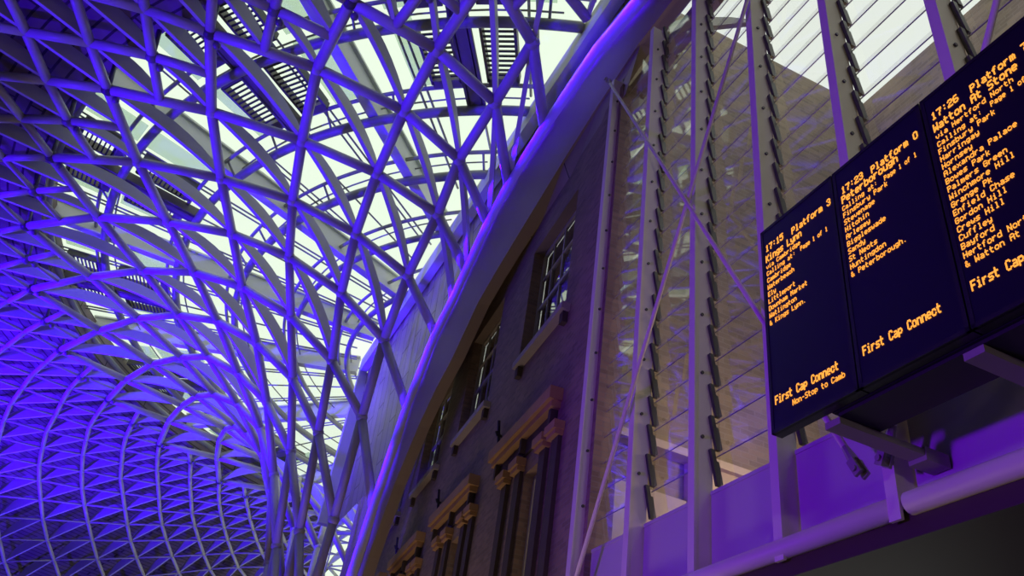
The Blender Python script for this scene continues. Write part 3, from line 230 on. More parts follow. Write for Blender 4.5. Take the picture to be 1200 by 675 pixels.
Q_="-3.8,22.47,9,-4.06,23.45,6.03,0;-4.9,23.84,8.95,-4.99,24.86,5.98,0;-5.78,25.43,8.89,-5.65,26.45,5.94,0;-3.57,21.26,11.58,-3.8,22.47,9,0;-6.27,27.2,8.83,-5.99,28.16,5.94,0;-4.92,22.61,11.5,-4.9,23.84,8.95,0;-5.93,24.24,11.45,-5.78,25.43,8.89,0;-1.42,9.48,15.79,-2.43,11.65,15.88,0;-6.69,26.09,11.33,-6.27,27.2,8.83,0;-7.09,28,11.43,-6.48,29.01,8.89,0;-14.92,20.73,15.78,-13.85,23.3,15.95,0;-3.29,19.82,13.33,-3.57,21.26,11.58,0;-7.14,29.98,11.44,-6.33,30.84,8.9,0;-16.21,24.48,15.79,-14.63,26.86,15.92,0;-7.42,12.08,15.74,-7.98,14.66,15.9,0;-10.43,14.37,15.79,-10.49,17.05,15.93,0;-6.78,31.94,11.46,-5.83,32.61,8.92,0;-12.91,17.32,15.83,-12.52,19.92,15.98,0;-4.17,10.58,15.6,-5.17,12.77,15.94,0;-5.17,12.77,15.94,-5.78,15.15,15.89,0;-4.83,21.2,13.16,-4.92,22.61,11.5,0;-6.05,33.8,11.48,-5,34.25,8.93,0;-6.19,22.79,13.18,-5.93,24.24,11.45,0;-16.64,28.56,15.71,-14.73,30.54,15.85,0;-7.26,24.68,13.13,-6.69,26.09,11.33,0;-0.41,11.17,16.01,-1.07,12.97,15.99,0;-11.66,11.1,15.47,-11.71,12.78,15.59,1;-12.52,19.92,15.98,-11.79,22.33,15.9,0;-4.99,35.47,11.49,-3.88,35.67,8.94,0;-2.43,11.65,15.88,-3.19,13.68,15.99,0;-4.74,19.47,14.42,-4.83,21.2,13.16,0;-2.84,18.21,14.49,-3.29,19.82,13.33,0;-2.21,16.45,15.33,-2.84,18.21,14.49,0;-3.19,13.68,15.99,-3.87,15.73,15.74,0;-1.07,12.97,15.99,-1.79,14.76,15.75,0;-7.98,14.66,15.9,-8.21,17.09,15.87,0;-10.49,17.05,15.93,-10.27,19.49,15.9,0;-3.87,15.73,15.74,-4.4,17.66,15.19,0;-16.11,32.67,15.82,-13.93,34.18,15.94,0;-13.85,23.3,15.95,-12.82,25.44,15.88,0;-7.78,26.79,13.1,-7.09,28,11.43,0;-14.63,26.86,15.92,-13.15,28.75,15.87,0;-6.38,21.12,14.37,-6.19,22.79,13.18,0;-14.73,30.54,15.85,-12.8,32.1,15.84,0;-4.4,17.66,15.19,-4.74,19.47,14.42,0;-7.73,23.07,14.37,-7.26,24.68,13.13,0;-5.78,15.15,15.89,-6.22,17.28,15.67,0;-6.43,19.24,15.19,-6.38,21.12,14.37,0;-8.69,25.3,14.31,-7.78,26.79,13.1,0;-14.93,36.63,15.77,-12.49,37.63,15.96,0;-8.06,28.96,13.09,-7.14,29.98,11.44,0;-1.79,14.76,15.75,-2.21,16.45,15.33,0;-12.82,25.44,15.88,-11.62,27.34,15.61,0;-8.14,21.22,15.2,-7.73,23.07,14.37,0;-8.42,10.2,15.54,-8.74,11.69,15.69,1;-9.38,23.56,15.21,-8.69,25.3,14.31,0;-11.79,22.33,15.9,-11.03,24.38,15.67,0;-10.27,19.49,15.9,-9.9,21.64,15.7,0;-8.21,17.09,15.87,-8.25,19.26,15.68,0;-6.22,17.28,15.67,-6.43,19.24,15.19,0;-10.23,26.12,15.19,-9.14,27.7,14.29,0;-13.23,14.31,15.57,-13.08,15.85,15.73,1;-7.89,31.14,13.1,-6.78,31.94,11.46,0;-10.15,11.38,15.56,-10.34,12.9,15.7,1;-3.55,9.32,15.51,-4.17,10.58,15.6,1;-9.14,27.7,14.29,-8.06,28.96,13.09,0;-13.15,28.75,15.87,-11.67,30.36,15.58,0;-13.93,34.18,15.94,-11.88,35.28,15.88,0;-8.25,19.26,15.68,-8.14,21.22,15.2,0;-14.5,16.03,15.59,-14.26,17.56,15.72,1;-9.9,21.64,15.7,-9.38,23.56,15.21,0;-2.61,9.93,15.69,-3.3,11.12,15.74,1;-11.71,12.78,15.59,-11.83,14.29,15.68,1;-0.3,9.31,15.86,-0.92,10.33,15.9,1;-7.28,33.25,13.13,-6.05,33.8,11.48,0;-28.25,48.81,11.8,-25.87,49.48,12.41,1;-9.19,30.15,14.28,-7.89,31.14,13.1,0;-10.51,28.88,15.08,-9.19,30.15,14.28,0;-11.03,24.38,15.67,-10.23,26.12,15.19,0;-10.34,12.9,15.7,-10.43,14.37,15.79,1;-7.04,10.69,15.65,-7.42,12.08,15.74,1;-6.28,35.2,13.15,-4.99,35.47,11.49,0;-11.62,27.34,15.61,-10.51,28.88,15.08,0;-12.8,32.1,15.84,-11.11,33.3,15.64,0;-25.87,49.48,12.41,-23.48,49.93,13.03,1;-12.49,37.63,15.96,-10.3,38.26,15.89,0;-12.86,40.31,15.77,-10.53,40.71,15.94,0;-8.73,32.55,14.32,-7.28,33.25,13.13,0;-13.08,15.85,15.73,-12.91,17.32,15.83,1;-25.38,46.96,12.97,-23.16,47.53,13.45,1;-19.61,27.26,15.4,-18.54,28.48,15.5,1;-22.63,33.89,14.85,-21.16,34.95,15.06,1;-11.67,30.36,15.58,-10.24,31.6,15.11,0;-10.24,31.6,15.11,-8.73,32.55,14.32,0;-8.74,11.69,15.69,-9,13.09,15.8,1;-11.86,15.7,15.79,-11.7,17.18,15.88,1;-24.82,44.6,13.46,-22.77,45.25,13.91,1;-11.88,35.28,15.88,-9.97,36.1,15.67,0;-20.66,30.94,15.26,-19.36,32.04,15.41,1;-4.95,36.89,13.16,-3.65,36.87,11.5,0;-24.19,42.4,13.91,-22.26,43.14,14.29,1;-18.06,24.02,15.54,-17.27,25.32,15.66,1;-21.64,32.35,15.06,-20.31,33.44,15.25,1;-10.63,43.36,15.83,-8.2,43.25,15.97,0;-23.53,40.33,14.3,-21.73,41.11,14.63,1;-20.31,33.44,15.25,-18.84,34.42,15.44,1;-11.83,14.29,15.68,-11.86,15.7,15.79,1;-7.82,34.83,14.35,-6.28,35.2,13.15,0;-11.11,33.3,15.64,-9.47,34.22,15.16,0;-9,13.09,15.8,-9.2,14.52,15.84,1;-22.77,45.25,13.91,-20.68,45.82,14.29,1;-23.16,47.53,13.45,-21,47.96,13.95,1;-22.78,38.41,14.58,-21.1,39.25,14.8,1;-21.97,36.62,14.83,-20.39,37.53,15.02,1;-9.47,34.22,15.16,-7.82,34.83,14.35,0;-14.26,17.56,15.72,-14.01,18.95,15.82,1;-19.63,29.64,15.39,-18.47,30.73,15.5,1;-15.3,19.36,15.7,-14.92,20.73,15.78,1;-21.16,34.95,15.06,-19.7,35.92,15.23,1;-3.35,38.26,13.17,-2.09,37.95,11.51,0;-22.26,43.14,14.29,-20.31,43.76,14.58,1;-18.42,26.23,15.52,-17.52,27.42,15.66,1;-5.39,9.95,15.52,-5.86,11.16,15.72,1;-21.73,41.11,14.63,-19.88,41.81,14.81,1;-10.53,40.71,15.94,-8.34,40.81,15.91,0;-23.48,49.93,13.03,-21.26,50.23,13.53,1;-16.14,21.28,15.68,-15.62,22.6,15.77,1;-21.1,39.25,14.8,-19.38,39.99,15.06,1;-7.81,45.86,15.85,-5.4,45.22,15.98,0;-5.86,11.16,15.72,-6.3,12.42,15.84,1;-18.54,28.48,15.5,-17.52,29.6,15.62,1;-19.36,32.04,15.41,-18.08,33.01,15.51,1;-9.97,36.1,15.67,-8.21,36.64,15.19,0;-10.3,38.26,15.89,-8.35,38.62,15.69,0;-6.51,36.88,14.37,-4.95,36.89,13.16,0;-1.54,39.26,13.18,-0.36,38.67,11.51,0;-17.27,25.32,15.66,-16.49,26.53,15.74,1;-14.01,18.95,15.82,-13.72,20.32,15.88,1;-8.21,36.64,15.19,-6.51,36.88,14.37,0;-19.88,41.81,14.81,-18.06,42.38,15.06,1;-8.2,43.25,15.97,-5.99,42.86,15.93,0;-20.31,43.76,14.58,-18.4,44.24,14.84,1;-20.39,37.53,15.02,-18.86,38.29,15.3,1;-15.62,22.6,15.77,-15.03,23.89,15.87,1;-19.7,35.92,15.23,-18.23,36.69,15.44,1;-16.82,23.26,15.67,-16.21,24.48,15.79,1;-17.34,31.73,15.62,-16.11,32.67,15.82,1;-18.47,30.73,15.5,-17.34,31.73,15.62,1;-18.86,38.29,15.3,-17.24,38.97,15.41,1;-16.49,26.53,15.74,-15.63,27.71,15.82,1;-17.52,27.42,15.66,-16.64,28.56,15.71,1;-4.47,47.69,15.85,-2.23,46.54,15.98,0;0.41,39.83,13.18,1.46,38.99,11.52,0;-20.68,45.82,14.29,-18.76,46.19,14.62,1;-21.26,50.23,13.53,-19.18,50.4,13.99,1;-19.38,39.99,15.06,-17.73,40.63,15.25,1;-8.34,40.81,15.91,-6.38,40.72,15.7,0;-4.87,38.6,14.38,-3.35,38.26,13.17,0;-21,47.96,13.95,-19.04,48.24,14.31,1;-16.53,30.62,15.71,-15.42,31.6,15.83,1;-8.35,38.62,15.69,-6.57,38.75,15.2,0;-18.23,36.69,15.44,-16.76,37.39,15.51,1;-17.61,35.2,15.49,-16.23,35.98,15.62,1;-5.4,45.22,15.98,-3.28,44.35,15.93,0;-17.73,40.63,15.25,-16.04,41.12,15.43,1;-17.52,29.6,15.62,-16.53,30.62,15.71,1;-6.57,38.75,15.2,-4.87,38.6,14.38,0;-18.08,33.01,15.51,-16.88,33.89,15.6,1;-18.06,42.38,15.06,-16.36,42.84,15.26,1;-16.88,33.89,15.6,-15.63,34.69,15.76,1;-18.84,34.42,15.44,-17.61,35.2,15.49,1;-17.24,38.97,15.41,-15.7,39.48,15.54,1;-19.04,48.24,14.31,-17.16,48.35,14.71,1;-5.99,42.86,15.93,-4.06,42.34,15.71,0;-19.18,50.4,13.99,-17.23,50.44,14.4,1;-16.76,37.39,15.51,-15.33,38,15.65,1;-2.96,39.92,14.39,-1.54,39.26,13.18,0;-6.38,40.72,15.7,-4.6,40.45,15.21,0;-18.4,44.24,14.84,-16.71,44.54,15.12,1;-18.76,46.19,14.62,-17,46.37,14.95,1;-19.17,52.71,13.55,-17.21,52.59,14.06,1;-2.23,46.54,15.98,-0.32,45.22,15.93,0;-4.6,40.45,15.21,-2.96,39.92,14.39,0;-16.23,35.98,15.62,-14.93,36.63,15.77,1;-15.7,39.48,15.54,-14.21,39.96,15.64,1;-15.33,38,15.65,-13.93,38.5,15.88,1;-3.28,44.35,15.93,-1.47,43.42,15.71,0;-16.04,41.12,15.43,-14.5,41.45,15.54,1;-15.63,34.69,15.76,-14.43,35.4,15.86,1;-17,46.37,14.95,-15.29,46.48,15.22,1;-17.16,48.35,14.71,-15.38,48.35,15,1;-4.06,42.34,15.71,-2.36,41.68,15.22,0;-0.85,40.8,14.39,0.41,39.83,13.18,0;-16.36,42.84,15.26,-14.8,43.06,15.49,1;-16.71,44.54,15.12,-15.11,44.75,15.37,1;-17.23,50.44,14.4,-15.43,50.33,14.76,1;-13.69,52.05,14.81,-11.77,51.7,15.04,1;-17.21,52.59,14.06,-15.41,52.37,14.51,1;-2.36,41.68,15.22,-0.85,40.8,14.39,0;-11.77,51.7,15.04,-9.91,51.31,15.23,1;-13.79,50.09,15.06,-12.01,49.86,15.25,1;-15.29,46.48,15.22,-13.69,46.54,15.39,1;-14.21,39.96,15.64,-12.86,40.31,15.77,1;-13.79,48.25,15.26,-12.12,48.15,15.43,1;-15.11,44.75,15.37,-13.57,44.82,15.52,1;-1.47,43.42,15.71,0.07,42.39,15.22,0;-12.01,49.86,15.25,-10.28,49.6,15.42,1;-13.93,38.5,15.88,-12.67,38.97,15.87,1;-13.69,46.54,15.39,-12.09,46.45,15.54,1;-13.57,44.82,15.52,-12.03,44.81,15.62,1;-14.5,41.45,15.54,-13.13,41.69,15.68,1;-15.38,48.35,15,-13.79,48.25,15.26,1;-15.41,52.37,14.51,-13.69,52.05,14.81,1;-12.12,48.15,15.43,-10.47,47.91,15.56,1;-14.8,43.06,15.49,-13.37,43.18,15.6,1;-15.43,50.33,14.76,-13.79,50.09,15.06,1;-13.37,43.18,15.6,-11.94,43.3,15.73,1;-9.91,51.31,15.23,-8.22,50.87,15.4,1;0.07,42.39,15.22,1.37,41.19,14.39,0;-10.28,49.6,15.42,-8.63,49.19,15.55,1;-12.09,46.45,15.54,-10.55,46.28,15.64,1;-13.13,41.69,15.68,-11.83,41.9,15.8,1;-10.47,47.91,15.56,-8.91,47.58,15.64,1;-12.03,44.81,15.62,-10.61,44.77,15.75,1;-8.22,50.87,15.4,-6.64,50.28,15.54,1;-10.55,46.28,15.64,-9.13,46.08,15.76,1;-8.63,49.19,15.55,-7.11,48.7,15.64,1;-11.94,43.3,15.73,-10.63,43.36,15.83,1;-11.83,41.9,15.8,-10.58,42.04,15.88,1;-8.91,47.58,15.64,-7.5,47.23,15.76,1;-10.61,44.77,15.75,-9.29,44.69,15.84,1;-6.03,51.91,15.39,-4.54,51.15,15.52,1;-6.64,50.28,15.54,-5.18,49.62,15.63,1;-9.29,44.69,15.84,-8,44.55,15.91,1;-9.13,46.08,15.76,-7.81,45.86,15.85,1;-7.11,48.7,15.64,-5.73,48.2,15.76,1;-7.5,47.23,15.76,-6.19,46.87,15.85,1;-4.54,51.15,15.52,-3.18,50.33,15.62,1;-5.18,49.62,15.63,-3.87,48.98,15.75,1;-6.19,46.87,15.85,-4.93,46.46,15.92,1;-5.73,48.2,15.76,-4.47,47.69,15.85,1;-3.18,50.33,15.62,-1.95,49.54,15.74,1;-3.87,48.98,15.75,-2.68,48.33,15.84,1;-2.68,48.33,15.84,-1.53,47.65,15.91,1;-4.06,23.45,6.03,-4.22,24.4,3.06,0;-4.99,24.86,5.98,-4.98,25.83,3.02,0;-5.65,26.45,5.94,-5.46,27.39,3.01,0;-5.99,28.16,5.94,-5.63,29.03,3.02,0;-6.01,29.89,5.96,-5.49,30.68,3.03,0;1.46,6.11,15.47,0.24,7.28,15.58,1;-5.7,31.61,5.98,-5.04,32.27,3.04,0;-6.48,29.01,8.89,-6.01,29.89,5.96,0;-5.07,33.23,5.99,-4.3,33.73,3.05,0;-11.21,7.61,15.1,-11.5,9.36,15.3,1;-6.33,30.84,8.9,-5.7,31.61,5.98,0;-4.14,34.68,6,-3.3,35.01,3.06,0;-13.14,9.12,15.11,-13.27,10.9,15.32,1;-0.47,6.14,15.44,-1.34,7.46,15.53,1;-5.83,32.61,8.92,-5.07,33.23,5.99,0;-2.26,6.46,15.38,-2.94,7.92,15.44,1;-7.6,6.94,15.26,-8.06,8.6,15.42,1;-5,34.25,8.93,-4.14,34.68,6,0;-14.94,10.84,15.12,-14.92,12.63,15.31,1;-9.6,8.03,15.29,-9.92,9.74,15.44,1;-3.88,35.67,8.94,-2.97,35.91,6.01,0;-4.18,7,15.34,-4.8,8.55,15.4,1;-11.5,9.36,15.3,-11.66,11.1,15.47,1;-2.53,36.82,8.95,-1.6,36.86,6.01,0;-1.01,37.66,8.96,-0.09,37.48,6.02,0;0.24,7.28,15.58,-0.79,8.39,15.71,1;-13.27,10.9,15.32,-13.28,12.65,15.47,1;0.64,38.14,8.96,1.5,37.76,6.02,0;0.88,8.36,15.74,-0.3,9.31,15.86,1;-14.92,12.63,15.31,-14.76,14.37,15.47,1;-6.16,7.7,15.36,-6.64,9.25,15.49,1;-16.37,14.53,15.32,-16.05,16.26,15.47,1;-8.06,8.6,15.42,-8.42,10.2,15.54,1;-1.34,7.46,15.53,-2,8.72,15.62,1;-9.92,9.74,15.44,-10.15,11.38,15.56,1;-2.94,7.92,15.44,-3.55,9.32,15.51,1;-17.65,16.59,15.31,-17.19,18.27,15.45,1;-20.26,19.45,15.09,-19.61,21.08,15.28,1;-3.65,36.87,11.5,-2.53,36.82,8.95,0;-22.55,22.88,14.86,-21.6,24.47,15.07,1;-13.28,12.65,15.47,-13.23,14.31,15.57,1;-30.4,39.27,12.42,-28.26,40.48,12.97,1;-14.76,14.37,15.47,-14.5,16.03,15.59,1;-31.42,41.65,11.8,-29.2,42.83,12.42,1;-32.31,44.18,11.06,-30,45.32,11.8,1;-33.03,46.85,10.2,-30.64,47.94,11.06,1;-29.24,37.03,12.97,-27.28,38.29,13.47,1;-24.38,26.87,14.61,-23.12,28.36,14.85,1;-18.74,18.78,15.29,-18.12,20.4,15.44,1;-2.09,37.95,11.51,-1.01,37.66,8.96,0;-28.06,34.97,13.47,-26.27,36.28,13.91,1;-4.8,8.55,15.4,-5.39,9.95,15.52,1;-0.36,38.67,11.51,0.64,38.14,8.96,0;-16.05,16.26,15.47,-15.67,17.88,15.58,1;-21.05,21.92,15.08,-20.25,23.47,15.27,1;-26.87,33.09,13.91,-25.23,34.42,14.29,1;-22.97,25.6,14.85,-21.87,27.08,15.06,1;1.46,38.99,11.52,2.33,38.25,8.96,0;-25.65,31.36,14.3,-24.14,32.7,14.61,1;-19.61,21.08,15.28,-18.85,22.62,15.43,1;-17.19,18.27,15.45,-16.66,19.84,15.55,1;-2,8.72,15.62,-2.61,9.93,15.69,1;-29.2,42.83,12.42,-26.96,43.8,12.97,1;-24.4,29.79,14.61,-23,31.14,14.85,1;-0.79,8.39,15.71,-1.42,9.48,15.79,1;-6.64,9.25,15.49,-7.04,10.69,15.65,1;-28.26,40.48,12.97,-26.19,41.52,13.47,1;-30,45.32,11.8,-27.69,46.24,12.42,1;-31.11,50.68,10.2,-28.63,51.5,11.06,1;-30.64,47.94,11.06,-28.25,48.81,11.8,1;-21.6,24.47,15.07,-20.65,25.92,15.26,1;-27.28,38.29,13.47,-25.37,39.39,13.91,1;-18.12,20.4,15.44,-17.45,21.9,15.54,1;-23.12,28.36,14.85,-21.88,29.72,15.06,1;-20.25,23.47,15.27,-19.35,24.91,15.41,1;-26.27,36.28,13.91,-24.51,37.42,14.29,1;-25.23,34.42,14.29,-23.6,35.59,14.6,1;-24.14,32.7,14.61,-22.63,33.89,14.85,1;-21.87,27.08,15.06,-20.79,28.43,15.25,1;-27.69,46.24,12.42,-25.38,46.96,12.97,1;-18.85,22.62,15.43,-18.06,24.02,15.54,1;-20.65,25.92,15.26,-19.61,27.26,15.4,1;-28.63,51.5,11.06,-26.17,52.11,11.81,1;-28.83,54.28,10.21,-26.3,54.82,11.08,1;-26.96,43.8,12.97,-24.82,44.6,13.46,1;-23,31.14,14.85,-21.64,32.35,15.06,1;-26.19,41.52,13.47,-24.19,42.4,13.91,1;-15.67,17.88,15.58,-15.3,19.36,15.7,1;-25.37,39.39,13.91,-23.53,40.33,14.3,1;-16.66,19.84,15.55,-16.14,21.28,15.68,1;-19.35,24.91,15.41,-18.42,26.23,15.52,1;-24.51,37.42,14.29,-22.78,38.41,14.58,1;-21.88,29.72,15.06,-20.66,30.94,15.26,1;-23.6,35.59,14.6,-21.97,36.62,14.83,1;-20.79,28.43,15.25,-19.63,29.64,15.39,1;-26.17,52.11,11.81,-23.73,52.5,12.46,1;-26.3,54.82,11.08,-23.8,55.15,11.84,1;-26.25,57.62,10.23,-23.69,57.87,11.11,1;-17.45,21.9,15.54,-16.82,23.26,15.67,1;-23.73,52.5,12.46,-21.36,52.68,13.03,1;-23.38,60.64,10.25,-20.84,60.6,11.13,1;-23.8,55.15,11.84,-21.38,55.26,12.48,1;-23.69,57.87,11.11,-21.22,57.9,11.86,1;-20.26,63.34,10.26,-17.75,63.01,11.14,1;-20.84,60.6,11.13,-18.4,60.35,11.89,1;-21.38,55.26,12.48,-19.08,55.15,13.06,1;-21.36,52.68,13.03,-19.17,52.71,13.55,1;-21.22,57.9,11.86,-18.85,57.72,12.51,1;-16.89,65.68,10.27,-14.42,65.06,11.15,1;-17.75,63.01,11.14,-15.34,62.48,11.9,1;-18.4,60.35,11.89,-16.06,59.9,12.53,1;-18.85,57.72,12.51,-16.61,57.34,13.1,1;-13.31,67.64,10.28,-10.9,66.75,11.15,1;-14.42,65.06,11.15,-12.06,64.27,11.9,1;-19.08,55.15,13.06,-17.02,54.89,13.62,1;-15.34,62.48,11.9,-13.03,61.78,12.53,1;-16.06,59.9,12.53,-13.82,59.27,13.11,1;-16.61,57.34,13.1,-14.5,56.86,13.63,1;-10.9,66.75,11.15,-8.61,65.7,11.89,1;-12.06,64.27,11.9,-9.81,63.32,12.52,1;-13.03,61.78,12.53,-10.82,60.91,13.1,1;-17.02,54.89,13.62,-15.05,54.55,14.11,1;-13.82,59.27,13.11,-11.71,58.58,13.61,1;-14.5,56.86,13.63,-12.49,56.32,14.09,1;-9.81,63.32,12.52,-7.68,62.21,13.08,1;-10.82,60.91,13.1,-8.75,59.98,13.6,1;-11.71,58.58,13.61,-9.71,57.82,14.06,1;-13.19,54.15,14.49,-11.26,53.67,14.8,1;-12.49,56.32,14.09,-10.55,55.73,14.47,1;-15.05,54.55,14.11,-13.19,54.15,14.49,1;-11.26,53.67,14.8,-9.37,53.13,15.02,1;-7.68,62.21,13.08,-5.7,61.06,13.58,1;-10.55,55.73,14.47,-8.66,55.05,14.77,1;-8.75,59.98,13.6,-6.82,59.01,14.04,1;-9.71,57.82,14.06,-7.81,57.02,14.44,1;-9.37,53.13,15.02,-7.62,52.54,15.21,1;-6.82,59.01,14.04,-5.02,58,14.42,1;-8.66,55.05,14.77,-6.89,54.3,14.99,1;-7.81,57.02,14.44,-6.02,56.14,14.74,1;-6.02,56.14,14.74,-4.37,55.19,14.97,1;-6.89,54.3,14.99,-5.26,53.51,15.19,1;-7.62,52.54,15.21,-6.03,51.91,15.39,1;-5.26,53.51,15.19,-3.77,52.71,15.37,1;-3.77,52.71,15.37,-2.38,51.79,15.51,1"
